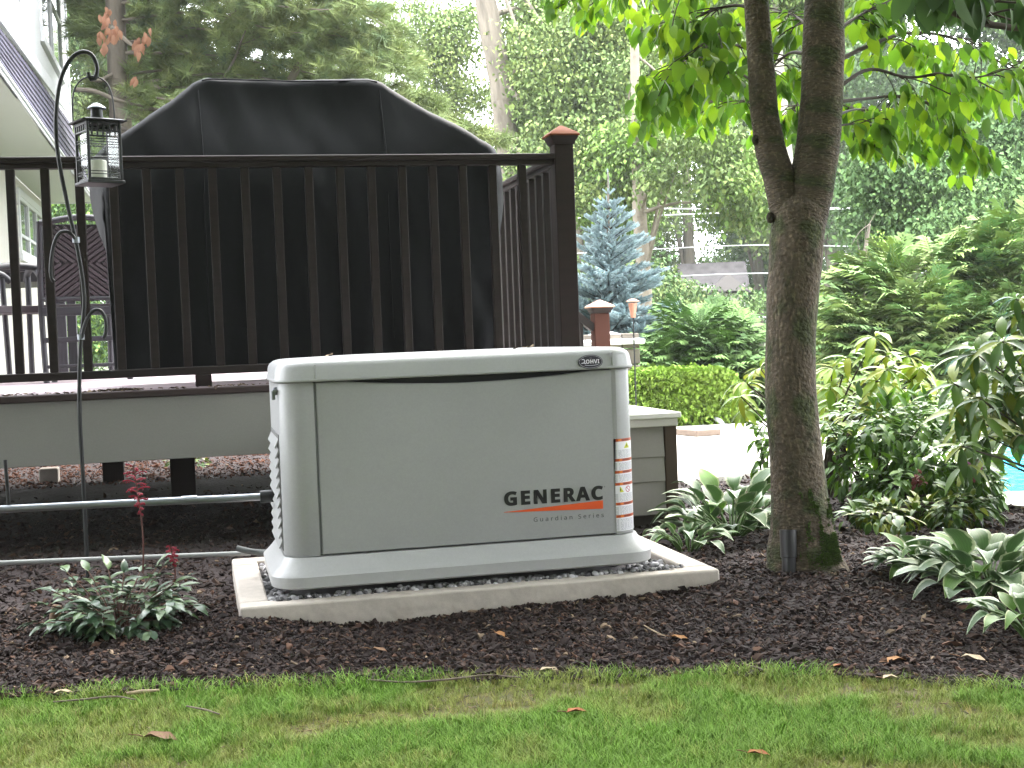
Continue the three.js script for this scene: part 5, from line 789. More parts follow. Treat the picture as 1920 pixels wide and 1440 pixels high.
function broadTree(name, label, foot, lobes, n, size, cols, seed, { trunk, bark = M.furrow, limbs = 6, group, gap, inner } = {}) {
  const t = thing(name, label, 'tree', [foot.x, foot.y, foot.z], 0, group), r = rng(seed * 3 + 1);
  if (trunk) wood(trunk.map(([x, y, d]) => (y === null ? foot : at(x, y, d))), trunk.map((q) => q[3]), bark, t);
  if (limbs && trunk) { const T = trunk.filter((q) => q[1] !== null), bits = []; for (let i = 0; i < limbs; i++) { const l = lobes[i % lobes.length], a = T[Math.min(T.length - 1, Math.floor(r() * T.length))], A = at(a[0], a[1], a[2]), B = at(l[0] + (r() - 0.5) * l[3], l[1] + (r() - 0.5) * l[4], l[2]); bits.push(taper([A, A.clone().lerp(B, 0.5).add(V(0, 0.06 * A.distanceTo(B), 0)), B].map((p) => p.sub(t.position)), [a[3] * 0.32, a[3] * 0.2, a[3] * 0.05], 12, 6)); } part('limbs', merge(bits), bark, t); }
  crown(t, lobes, n, size, cols, seed, { gap, inner }); return t;
}
const G = { pale: [[0.17, 0.25, 0.075], [0.14, 0.225, 0.07], [0.20, 0.27, 0.08]], oak: [[0.15, 0.215, 0.06], [0.12, 0.185, 0.055], [0.18, 0.235, 0.065]], dark: [[0.085, 0.16, 0.05], [0.11, 0.19, 0.055], [0.07, 0.135, 0.045]], bright: [[0.20, 0.32, 0.06], [0.165, 0.28, 0.06]], blue: [[0.12, 0.20, 0.07], [0.10, 0.18, 0.065]] };
const footOf = (x, d) => { const p = at(x, 700, d); p.y = -0.26; return p; };

// wooded backdrop: each tree its own
const far = [ // x, d, crown centre y, rx, ry, palette
  [-80, 34, 170, 190, 330, 'dark'], [120, 38, 240, 200, 300, 'oak'], [330, 36, 190, 190, 330, 'pale'], [520, 40, 260, 190, 260, 'oak'], [590, 37, 320, 115, 190, 'pale'], [830, 43, 400, 190, 160, 'oak'], [1085, 40, 330, 110, 230, 'pale'], [1130, 44, 260, 170, 330, 'oak'],
  [1290, 42, 190, 170, 330, 'pale'], [1420, 46, 300, 160, 300, 'blue'], [1560, 40, 200, 170, 320, 'pale'], [1720, 38, 140, 180, 330, 'blue'], [1880, 36, 180, 190, 330, 'dark'], [2060, 37, 200, 200, 330, 'oak'], [1500, 50, 470, 260, 130, 'dark'], [1180, 50, 500, 260, 130, 'blue'],
];
const where = ['at the far left behind the house', 'above the lantern', 'behind the pine on the left', 'above the left half of the grill cover', 'above the right half of the grill cover', 'below the bright gap in the sky', 'just right of the leaning oak trunk', 'behind the blue spruce', 'left of the forked tree', 'seen through the fork of the tree', 'just right of the forked tree', 'beyond the leaves at the upper right', 'at the far upper right', 'past the right edge', 'low behind the forked trunk', 'low behind the spruce'];
const tone = { dark: 'dark green', oak: 'mid green', pale: 'pale green', blue: 'bluish green' };
far.forEach(([x, d, y, rx, ry, pal], i) => {
  const k = 500 + i, r = rng(k), lobes = []; for (let j = 0; j < 9; j++) lobes.push([x + (r() - 0.5) * rx * 1.7, y + (r() - 0.5) * ry * 1.7, d + (r() - 0.5) * 5, rx * (0.35 + 0.25 * r()), ry * (0.22 + 0.2 * r())]);
  broadTree('woodland_tree', tone[pal] + ' hazy tree in the far woods ' + where[i], footOf(x, d), lobes, 760, 0.95, G[pal], k, { trunk: [[x, null, d, 0.24], [x + 4, 560, d, 0.2], [x - 8, Math.max(y, 100), d, 0.1]], limbs: 5, group: 'trees in the far woods', gap: 0.45 });
});
// oak with the leaning trunk
broadTree('oak_tree', 'tall oak with a stout furrowed trunk leaning left above the corner post', footOf(985, 24), [[1080, 150, 24, 120, 120], [1190, 70, 24, 110, 95], [1120, 300, 23, 110, 75], [1010, 60, 25, 60, 80], [1020, 220, 23.5, 70, 90], [1230, 190, 23, 80, 90], [985, 330, 23, 70, 60]], 900, 0.62, G.oak, 601, { trunk: [[985, null, 24, 0.26], [972, 430, 24, 0.23], [952, 270, 24, 0.215], [938, 150, 24, 0.21], [915, 30, 24, 0.20], [895, -120, 24, 0.16]], limbs: 12, gap: 0.38 });
{ const t = broadTree('oak_tree', 'sparse leafy boughs of a thin tree against the bright sky gap', footOf(845, 27), [[840, 40, 27, 60, 50], [830, 110, 27, 50, 45], [870, 180, 27, 45, 30], [800, 190, 27, 40, 40], [790, 20, 27, 40, 30]], 130, 0.5, G.oak, 603, { trunk: [[845, null, 27, 0.1], [850, 400, 27, 0.09], [845, 200, 27, 0.06], [838, 30, 27, 0.03]], limbs: 9, gap: 0.42 }); }
broadTree('maple_tree', 'slender straight tree trunk with light green boughs behind the blue spruce', footOf(1212, 21), [[1300, 300, 20, 105, 70], [1370, 385, 20, 60, 40], [1250, 240, 21, 110, 70], [1190, 280, 21.5, 60, 50], [1330, 350, 19.5, 70, 45], [1150, 380, 22, 60, 50]], 640, 0.5, G.oak.concat(G.bright), 605, { trunk: [[1214, null, 21, 0.125], [1207, 520, 21, 0.115], [1199, 400, 21, 0.11], [1195, 260, 21, 0.09], [1190, 100, 21, 0.07], [1185, -60, 21, 0.055], [1180, -240, 21, 0.02]], bark: M.paleBark.clone(), limbs: 10, gap: 0.40 }).children[0].material.color.setRGB(0.30, 0.26, 0.21);
broadTree('birch_tree', 'pale grey trunk seen in the notch of the forked tree', footOf(1490, 17), [[1470, -60, 17, 150, 70], [1560, -20, 17.5, 100, 60], [1390, -30, 17.5, 90, 60]], 200, 0.5, G.pale, 607, { trunk: [[1494, null, 17, 0.1], [1482, 420, 17, 0.09], [1474, 300, 17, 0.085], [1464, 180, 17, 0.075], [1455, 60, 17, 0.06], [1450, -60, 17, 0.04]], bark: M.paleBark, limbs: 4 });
broadTree('maple_tree', 'dark leafy tree at the right behind the feathery evergreens', footOf(1790, 16), [[1760, 360, 16, 130, 70], [1860, 300, 16, 110, 110], [1680, 330, 16, 70, 55], [1880, 400, 15.5, 90, 60], [1800, 430, 15.5, 110, 45], [1900, 200, 16.5, 80, 80], [1650, 420, 16, 50, 35]], 620, 0.42, G.dark, 609, { trunk: [[1800, null, 16, 0.14], [1800, 430, 16, 0.12], [1805, 260, 16, 0.07]], limbs: 10, gap: 0.36 });
broadTree('maple_tree', 'bright lime green sapling between the forked trunk and the evergreens', footOf(1625, 15), [[1625, 430, 15, 45, 35], [1650, 400, 15, 40, 25], [1600, 480, 14.5, 30, 25], [1580, 560, 14.5, 30, 25], [1640, 450, 15, 40, 25]], 150, 0.32, G.bright, 611, { trunk: [[1625, null, 15, 0.04], [1620, 520, 15, 0.03], [1630, 420, 15, 0.015]], limbs: 6 });
broadTree('maple_tree', 'leafy tree seen under the white eave between the house and the grill', footOf(130, 24), [[115, 400, 24, 60, 45], [150, 450, 24, 45, 45], [80, 380, 25, 50, 40], [150, 620, 23, 60, 70]], 230, 0.5, G.bright.concat(G.dark), 613, { trunk: [[135, null, 24, 0.1], [128, 450, 24, 0.08], [120, 380, 24, 0.05]], limbs: 5 });
broadTree('maple_tree', 'low pale green trees below the far grey roof', footOf(1340, 27), [[1245, 510, 27, 35, 35], [1300, 575, 27, 70, 28], [1380, 585, 27, 70, 30], [1250, 560, 27, 50, 30], [1340, 620, 26, 90, 30]], 260, 0.6, G.dark.concat(G.pale), 621, { trunk: [[1340, null, 27, 0.08], [1342, 600, 27, 0.05]], limbs: 5 });
// white pine on the left: whorled limbs carrying sprays of long needles
{
  const t = thing('pine_tree', 'soft grey green pine with long needles and bare lower limbs behind the grill cover', 'tree', [0, 0, 0]); t.position.copy(footOf(232, 17)); const r = rng(701);
  wood([footOf(232, 17), at(228, 300, 17), at(222, 150, 17), at(216, 0, 17), at(208, -300, 17), at(200, -800, 17)], [0.15, 0.14, 0.13, 0.12, 0.1, 0.03], M.furrow, t);
  const bits = [], L = [], C = [], dead = [], tf = tuft(54, 0.15, 0.0045, 3);
  const bough = (pts, r0, leafFrom, dens = 1, spread = 0.55) => {
    const P = pts.map(([x, y, d]) => at(x, y, d)), cv = new THREE.CatmullRomCurve3(P), Ln = cv.getLength(); bits.push(taper(P.map((p) => p.clone().sub(t.position)), [r0, r0 * 0.6, r0 * 0.18], 24, 7, 0.1, 4));
    const n = Math.round(Ln * 5.6 * dens);
    for (let i = 0; i < n; i++) { const u = lerp(leafFrom, 1, (i + r()) / n), p = cv.getPoint(u), tg = cv.getTangent(u), sd = new THREE.Vector3().crossVectors(tg, UP).normalize(), s = r() < 0.5 ? 1 : -1, len = spread * (0.35 + 0.8 * r()) * (1.1 - 0.5 * u), e = p.clone().addScaledVector(sd, s * len * 0.8).addScaledVector(tg, len * 0.7).add(V(0, (r() - 0.35) * len * 0.6, 0)); if (i % 2 === 0) bits.push(tube([p, p.clone().lerp(e, 0.5).add(V(0, -0.02, 0)), e].map((q) => q.clone().sub(t.position)), 0.005, 5, 4));
      const m = 9; for (let k = 0; k < m; k++) { const f = 0.2 + 0.8 * k / m, q = p.clone().lerp(e, f).add(V((r() - 0.5) * 0.16, (r() - 0.5) * 0.12, (r() - 0.5) * 0.16)), d = e.clone().sub(p).normalize().add(V((r() - 0.5) * 0.9, 0.25 * r(), (r() - 0.5) * 0.9)); L.push(pose(q.sub(t.position), d, UP, 0.8 + 0.5 * r())); const g = 0.7 + 0.6 * r(), c = r() < 0.55 ? [0.20, 0.26, 0.095] : r() < 0.7 ? [0.23, 0.275, 0.095] : [0.17, 0.24, 0.115]; C.push(rgb(c[0] * g, c[1] * g, c[2] * g)); } }
  };
  // named limbs that show against the needles
  bough([[545, 150, 16.2], [575, 95, 16], [605, 45, 15.8], [640, -20, 15.6], [670, -110, 15.4]], 0.05, 0.05, 1.2);
  bough([[420, 145, 16.4], [440, 110, 16.2], [455, 70, 16], [480, 10, 15.8]], 0.022, 0.1, 1.3); bough([[415, 40, 15.8], [440, 22, 15.6], [480, 0, 15.4], [530, -30, 15.2]], 0.02, 0.0, 1.4);
  bough([[560, 110, 16], [620, 100, 15.6], [690, 110, 15.2], [760, 135, 15]], 0.02, 0.05, 1.3); bough([[590, 70, 16], [650, 60, 15.8], [700, 75, 15.4], [760, 110, 15.2]], 0.02, 0.05, 1.3); bough([[600, 45, 16], [660, 20, 15.8], [700, 35, 15.6], [740, 60, 15.4]], 0.02, 0.05, 1.0);
  bough([[640, 180, 15.4], [700, 205, 15], [780, 235, 14.8], [860, 245, 14.6], [930, 262, 14.6]], 0.022, 0.0, 1.3); bough([[560, 165, 16], [650, 170, 15.6], [740, 190, 15.4], [830, 205, 15.2]], 0.02, 0.05, 1.3);
  for (let k = 0; k < 30; k++) { const y0 = -190 + 14 * k, s = 1, len = 210 + 380 * r(), d0 = 16.9, dd = (r() - 0.62) * 3.6; bough([[220, y0 + 6 + 30 * (r() - 0.5), 17], [220 + s * len * 0.35, y0 - 10 + 20 * r(), d0 + dd * 0.4], [220 + s * len * 0.7, y0 + 5 + 35 * r(), d0 + dd * 0.8], [220 + s * len, y0 + 20 + 45 * r(), d0 + dd]], 0.02, 0.04, y0 > 120 ? 0.75 : 1.15); }
  for (let k = 0; k < 9; k++) { const y0 = -170 + 26 * k; bough([[220, y0 + 10, 17], [205, y0 + 5, 17.3 + r()], [192, y0 + 10, 17.6 + r()], [180, y0 + 22, 17.8 + r()]], 0.026, 0.35, 0.9); }
  for (let k = 0; k < 12; k++) { const x = 185 + 40 * r(), y = -40 + 22 * k; bough([[220, y + 10, 17.2], [lerp(220, x, 0.5), y, 17.4], [x, y + 10, 17.6]], 0.02, 0.1, 1.3, 0.6); }
  // bare, broken lower limbs
  for (const P of [[[140, 168, 16.4], [180, 172, 16.4], [225, 190, 16.5], [300, 205, 16.6]], [[215, 160, 16.9], [255, 160, 16.6], [300, 165, 16.4]], [[245, 215, 16.6], [275, 228, 16.4], [300, 242, 16.2]], [[210, 52, 16.5], [232, 72, 16.4], [255, 92, 16.3]], [[225, 240, 16.8], [250, 245, 16.6], [275, 236, 16.5]], [[210, 140, 16.9], [190, 150, 16.7], [172, 152, 16.5]]]) bits.push(taper(P.map(([x, y, d]) => at(x, y, d).sub(t.position)), [0.03, 0.028, 0.012], 20, 8, 0.2, 5));
  part('limbs', merge(bits), M.furrow, t); many('needles', tf, foliage, L, t, C);
  // hanging dead brown foliage
  const lg = leafGeo(0.115, 0.05, { fold: 0.45, droop: 0.6, n: 4, wave: 0.15 }), dm = leafMat([0.46, 0.235, 0.15], 0.35);
  for (const [x, y, n, s] of [[196, 22, 7, 22], [206, 45, 9, 22], [214, 62, 8, 20], [192, 64, 7, 14], [196, 84, 5, 12], [262, 72, 7, 26], [275, 62, 5, 22], [258, 88, 5, 14], [254, 145, 4, 10]]) for (let i = 0; i < n; i++) { const o = part('dead_leaf', lg, dm, t); pose(at(x + (r() - 0.5) * s, y + (r() - 0.5) * s, 15.9 + 0.2 * r()).sub(t.position), V((r() - 0.5) * 0.7, -1, (r() - 0.5) * 0.7), V(r() - 0.5, 0.2, 1), 0.8 + 0.5 * r()).decompose(o.position, o.quaternion, o.scale); }
}
// blue spruce
{
  const d0 = 16, f = footOf(1140, d0), t = thing('blue_spruce', 'small pale blue spruce with a bare leading shoot behind the stair post', 'tree', [f.x, f.y, f.z]), r = rng(801);
  const tip = at(1140, 322, d0).sub(f), H = tip.y; wood([f, f.clone().add(tip.clone().multiplyScalar(0.5)), f.clone().add(tip)], [0.06, 0.035, 0.009], M.furrow, t);
  const r2 = rng(5), g = []; for (let i = 0; i < 150; i++) { const z = r2(), a = r2() * 6.283, q = leafGeo(0.24, 0.06, { fold: 0, droop: 0, n: 2 }); q.applyMatrix4(pose(V(0, 0, z), V(Math.cos(a) * 0.8, Math.sin(a) * 0.8, 0.7), V(Math.sin(a), -Math.cos(a), 0.1), 1 - 0.3 * z)); g.push(q); } const sprig = merge(g); // needles all round a twig one unit long
  const L = [], C = [], bits = [];
  const sp = (p, dir, len) => { L.push(pose(p, dir, UP, V(len * 0.75, len * 0.75, len))); const q = 0.75 + 0.5 * r(); C.push(rgb(0.34 * q, 0.43 * q, 0.45 * q)); };
  for (let w = 0; w < 19; w++) {
    const u = w / 19, y = lerp(0.25, H - 0.32, u), R = lerp(1.06, 0.08, Math.pow(u, 0.9)) * (0.85 + 0.25 * r()), n = Math.round(lerp(15, 6, u));
    for (let i = 0; i < n; i++) {
      const a = i / n * 6.283 + w * 1.3 + 0.3 * r(), RR = R * (0.7 + 0.45 * r()), b = V(Math.cos(a), lerp(0.02, 0.55, u), Math.sin(a)), e = V(0, y, 0).addScaledVector(b, RR).add(V(tip.x * u, 0.05 * r(), 0)), s0 = V(tip.x * u, y, tip.z * u); bits.push(taper([s0, s0.clone().lerp(e, 0.5).add(V(0, -0.03 * RR, 0)), e], [0.010, 0.007, 0.003], 6, 5));
      const m = Math.max(2, Math.round(RR / 0.085)); for (let k = 0; k < m; k++) { const q = s0.clone().lerp(e, (k + 0.6) / m); const bd = e.clone().sub(s0).normalize(); const sd = new THREE.Vector3().crossVectors(bd, UP).normalize(); for (const s of [-1, 1]) sp(q, bd.clone().addScaledVector(sd, s * 0.8).add(V(0, 0.12 + 0.3 * (r() - 0.5), 0)), (0.08 + 0.17 * RR) * (0.7 + 0.7 * r())); sp(q, bd.clone().add(V(0, 0.45, 0)), 0.07 + 0.1 * RR); sp(q.clone().add(V(0, -0.01, 0)), bd, 0.1 + 0.12 * RR); } sp(e.clone().addScaledVector(b, -0.05), b.clone().add(V(0, 0.15, 0)), 0.08 + 0.1 * RR);
    }
  }
  for (let k = 0; k < 5; k++) sp(tip.clone().multiplyScalar(1).setY(H - 0.25 + 0.045 * k), V((r() - 0.5) * 0.15, 1, (r() - 0.5) * 0.15), 0.10); for (let k = 0; k < 6; k++) sp(V(tip.x, H - 0.27, tip.z), V(Math.cos(k), 0.8, Math.sin(k)), 0.1);
  part('branches', merge(bits), M.twig, t); many('needles', sprig, std({ c: [1, 1, 1], roughness: 0.85, side: THREE.DoubleSide }), L, t, C);
}
// feathery evergreens, hedge
function evergreen(name, label, foot, lobes, n, size, cols, seed, gap = 0.34) { const t = thing(name, label, 'shrub', [foot.x, foot.y, foot.z]), r = rng(seed), bits = []; for (const l of lobes) { const e = at(l[0], l[1], l[2]).sub(foot); bits.push(taper([V((r() - 0.5) * 0.3, 0, (r() - 0.5) * 0.3), e.clone().multiplyScalar(0.5), e], [0.04, 0.03, 0.01], 10, 6)); } part('stems', merge(bits), M.twig, t); crown(t, lobes, n, size, cols, seed, { geo: fans, kind: 'fan', name: 'foliage', gap, inner: 0.4 }); return t; }
const EG = [[0.146, 0.236, 0.0639], [0.107, 0.193, 0.0551], [0.199, 0.274, 0.0688], [0.166, 0.222, 0.0732]], ED = [[0.0799, 0.156, 0.0458], [0.107, 0.193, 0.0551], [0.126, 0.222, 0.0551]];
evergreen('feathery_evergreen', 'broad feathery evergreen right of the forked trunk', footOf(1690, 11.5), [[1690, 560, 11.5, 105, 80], [1640, 640, 11.3, 85, 80], [1740, 640, 11.2, 95, 90], [1680, 720, 11.2, 120, 80], [1620, 560, 11.8, 50, 60], [1750, 520, 11.7, 60, 55]], 2300, 0.26, EG, 901);
evergreen('feathery_evergreen', 'tall feathery evergreen at the right edge', footOf(1870, 11.8), [[1860, 540, 11.8, 90, 90], [1900, 640, 11.6, 90, 100], [1830, 650, 11.4, 70, 90], [1900, 470, 12, 60, 50], [1870, 740, 11.4, 110, 70]], 2000, 0.26, EG, 903);
evergreen('feathery_evergreen', 'dark rounded evergreen between the spruce and the forked trunk', footOf(1340, 13), [[1310, 650, 13, 70, 65], [1370, 680, 12.8, 70, 70], [1400, 640, 13.2, 60, 50], [1270, 700, 12.9, 60, 50], [1340, 740, 12.8, 100, 50]], 1700, 0.25, ED, 905);
evergreen('feathery_evergreen', 'small dark evergreen beside the stone pier below the spruce', footOf(1225, 13.4), [[1235, 690, 13.4, 50, 40], [1210, 720, 13.3, 45, 40]], 420, 0.24, ED, 907);
evergreen('feathery_evergreen', 'soft green evergreen just behind the right side of the forked trunk', footOf(1565, 12.5), [[1560, 640, 12.5, 45, 60], [1550, 720, 12.3, 55, 60], [1580, 690, 12.3, 50, 60]], 700, 0.24, EG, 909);
{
  const f = aty(1255, 800, -0.1), t = thing('boxwood_hedge', 'clipped lime green boxwood hedge beside the generator', 'hedge', [f.x, -0.1, f.z]), r = rng(41), L = [], C = [], k = 10.7 / FPX, hx = 118 * k, hy = 0.48, hz = 0.34;
  part('stems', merge([0, 1, 2, 3, 4].map((i) => taper([V(-0.3 + 0.15 * i, 0, 0), V(-0.32 + 0.16 * i, 0.2, 0.02), V(-0.36 + 0.18 * i, 0.4, 0)], [0.02, 0.015, 0.006], 8, 6))), M.twig, t);
  for (let i = 0; i < 3000; i++) { const v = [2 * r() - 1, 2 * r() - 1, 2 * r() - 1], ax = Math.floor(r() * 3); v[ax] = (v[ax] < 0 ? -1 : 1) * (0.78 + 0.22 * r()); const b = 0.035 * (fbm(v[0] * 4 + 9, v[1] * 4 + v[2] * 3, 2, 0, 5) - 0.5) * 2, q = V(v[0] * hx * (1 - 0.1 * v[1] * v[1] * v[1]) + b, hy * (0.5 + 0.5 * v[1] * (1 - 0.12 * v[0] * v[0])) + b, v[2] * hz); if (q.y < 0.03) continue; L.push(pose(q, V(v[0] + r() - 0.5, 0.6 + v[1], v[2] + r() - 0.5), V(r() - 0.5, 1, r() - 0.5), 0.055 + 0.04 * r())); const m = 0.7 + 0.6 * r(); C.push(rgb(0.22 * m, 0.34 * m, 0.05 * m)); }
  many('foliage', clump(14, 0.6, 0.42, 9, 0.8), foliage, L, t, C);
}
// ---------------------------------------------------------------- things on the patio and beyond
{
  const p = at(1133, 640, 12), g = thing('stone_pier', 'stone pier with a pale sloped cap behind the stair post', 'pier', [p.x, -0.26, p.z]), top = p.y + 0.26, w = 0.25, st = [0.24, 0.22, 0.2], r = rng(55);
  for (let y = 0; y < top - 0.05; y += 0.14) for (let k = 0; k < 3; k++) for (const s of [-1, 1]) { const ww = 2 * w / 3; part('stone', boxUV(bx(ww - 0.008, 0.13, 0.06, -w + ww * (k + 0.5), y + 0.07, s * (w - 0.03) + 0.01 * (r() - 0.5), 0.01)), stoneMat(Math.floor(r() * 3)), g); part('stone', boxUV(bx(0.06, 0.13, ww - 0.02, s * (w - 0.03) + 0.008 * (r() - 0.5), y + 0.07, (-w + ww * (k + 0.5)) * 0.75, 0.01)), stoneMat(Math.floor(r() * 3)), g); }
  part('cap', boxUV(loft([[roundRect(0.285, 0.285, 0.01, 2), top - 0.03], [roundRect(0.29, 0.29, 0.01, 2), top + 0.005], [roundRect(0.05, 0.05, 0.01, 2), top + 0.085]], true, true)), std({ c: [0.8, 0.79, 0.78], roughness: 0.7 }), g);
}
function stoneMat(k) { return (stoneMat.m ??= [[0.25, 0.22, 0.19], [0.19, 0.165, 0.14], [0.30, 0.26, 0.22]].map((c) => std({ c, roughness: 0.95, map: T.concrete })))[k]; }
{
  const p = at(1187, 590, 10.5), y = at(1187, 565, 10.5).y, l = thing('torch_lamp', 'slim copper garden torch lamp on a thin pole before the blue spruce', 'garden lamp', [p.x, -0.11, p.z]), cu = std({ c: [0.45, 0.22, 0.15], roughness: 0.4, metalness: 0.4 });
  const c = new THREE.CylinderGeometry(0.036, 0.018, 0.115, 20); c.translate(0, y + 0.11 - 0.07, 0); part('copper_cone', c, cu, l); const q = new THREE.LatheGeometry([[0.001, 0.022], [0.02, 0.018], [0.052, 0.002], [0.052, -0.003], [0.001, -0.004]].map(([a, b]) => new THREE.Vector2(a, b)), 24); q.translate(0, y + 0.11, 0); part('lid', q, cu, l); part('pole', tube([V(0, -0.05, 0), V(0, y + 0.05, 0)], 0.006, 4, 8), M.iron, l);
}
{
  const a = at(1338, 786, 11.4), b = at(1364, 806, 11.2), m = a.clone().lerp(b, 0.45).add(V(0, 0.025, 0)); const r = thing('pool_handrail', 'curved white handrail standing on the patio right of the hedge', 'handrail', [0, 0, 0]);
  part('rail', tube([V(a.x - 0.02, -0.1, a.z), a.clone().add(V(-0.01, -0.02, 0)), a, m, b, V(b.x + 0.01, -0.1, b.z)], 0.019, 40, 10), M.white, r);
  const p = aty(1310, 822, -0.1), s = thing('paver_stack', 'flat brown paving slab lying on the pale patio before the hedge', 'paving slab', [p.x, -0.075, p.z], 0.2); s.name = 'paving_slab'; part('slab', boxUV(bx(0.22, 0.05, 0.3, 0, 0.025, 0, 0.01)), std({ c: [0.24, 0.185, 0.15], roughness: 0.9, map: T.concrete }), s);
}
{ // dark fence behind the patio
  const A = at(1345, 770, 13.2), B = at(1470, 764, 13.0), f = thing('metal_fence', 'low dark metal fence between the hedge and the trunk', 'fence', [0, 0, 0]), dir = B.clone().sub(A); for (let k = 0; k <= 14; k++) { const p = A.clone().addScaledVector(dir, k / 14); part('picket', bx(0.012, 0.36, 0.012, p.x, A.y - 0.17, p.z), M.iron, f); }
  for (const y of [-0.01, -0.31]) part('fence_rail', tube([A.clone().add(V(0, y, 0)), B.clone().add(V(0, y, 0))], 0.012, 2, 6), M.iron, f);
}
{ // house far off between the trees
  const p = at(1335, 540, 40), h = thing('distant_house', 'far off grey roofed house showing between the trees', 'house', [p.x, -0.26, p.z], -0.3), y0 = p.y + 0.26;
  part('wall', boxUV(bx(1.7, y0 + 0.1, 2.2, 0, y0 / 2, 0)), M.cream, h);
  const s = new THREE.Shape(); s.moveTo(-1.25, 0); s.lineTo(0, 0.95); s.lineTo(1.25, 0); s.lineTo(-1.25, 0); const g = new THREE.ExtrudeGeometry(s, { depth: 2.0, bevelEnabled: false }); g.rotateY(Math.PI / 2); g.translate(-1.0, y0 - 0.2, 0); const rf = part('roof', boxUV(g), std({ c: [0.12, 0.108, 0.108], roughness: 0.9, map: T.dust }), h);
  const s2 = new THREE.Shape(); s2.moveTo(-0.6, 0); s2.lineTo(0, 0.5); s2.lineTo(0.6, 0); const g2 = new THREE.ExtrudeGeometry(s2, { depth: 1.2, bevelEnabled: false }); g2.translate(0.35, y0 - 0.15, 0.4); part('gable', boxUV(g2), std({ c: [0.15, 0.135, 0.13], roughness: 0.9 }), rf);
  for (const [x, w] of [[-0.6, 0.4], [0.5, 0.5]]) part('window', bx(w, 0.45, 0.05, x, y0 - 0.75, 1.11), M.glass, h);
}
{ // overhead wires
  const wm = std({ c: [0.45, 0.46, 0.47], roughness: 0.6 }), W = [[385, 398, 388, 'upper', 0.014], [404, 404, 388, 'second', 0.016], [470, 466, 462, 'thin middle', 0.010], [522, 519, 513, 'lower', 0.012], [606, 601, 596, 'lowest', 0.012]];
  W.forEach(([y0, y1, y2, n, r], i) => { const d = 30; solo('overhead_wire', tube([at(700, y0 + 16, d), at(1060, y0 + 6, d), at(1400, y1 - 6, d), at(1680, y2, d), at(2100, y2 - 16, d)], r, 60, 6), wm, n + ' grey utility wire crossing behind the forked trunk', 'wire', 'utility wires'); });
}
// ---------------------------------------------------------------- under and beside the deck
{
  const p = aty(93, 897, -0.07), b = thing('stone_block', 'pale square stone block in the shade under the deck', 'stone', [p.x, -0.1, p.z]); part('block', boxUV(bx(0.12, 0.1, 0.12, 0, 0.05, 0, 0.012)), M.concrete, b);
  const f = aty(358, 888, -0.1); shrub('low_bush', 'small dark bush beyond the far side of the deck', V(f.x, -0.1, f.z - 0.2), [[356, 868, 9.5, 38, 18]], 60, [leafGeo(0.05, 0.022, { n: 3 })], darkg, 1.2, 91);
}
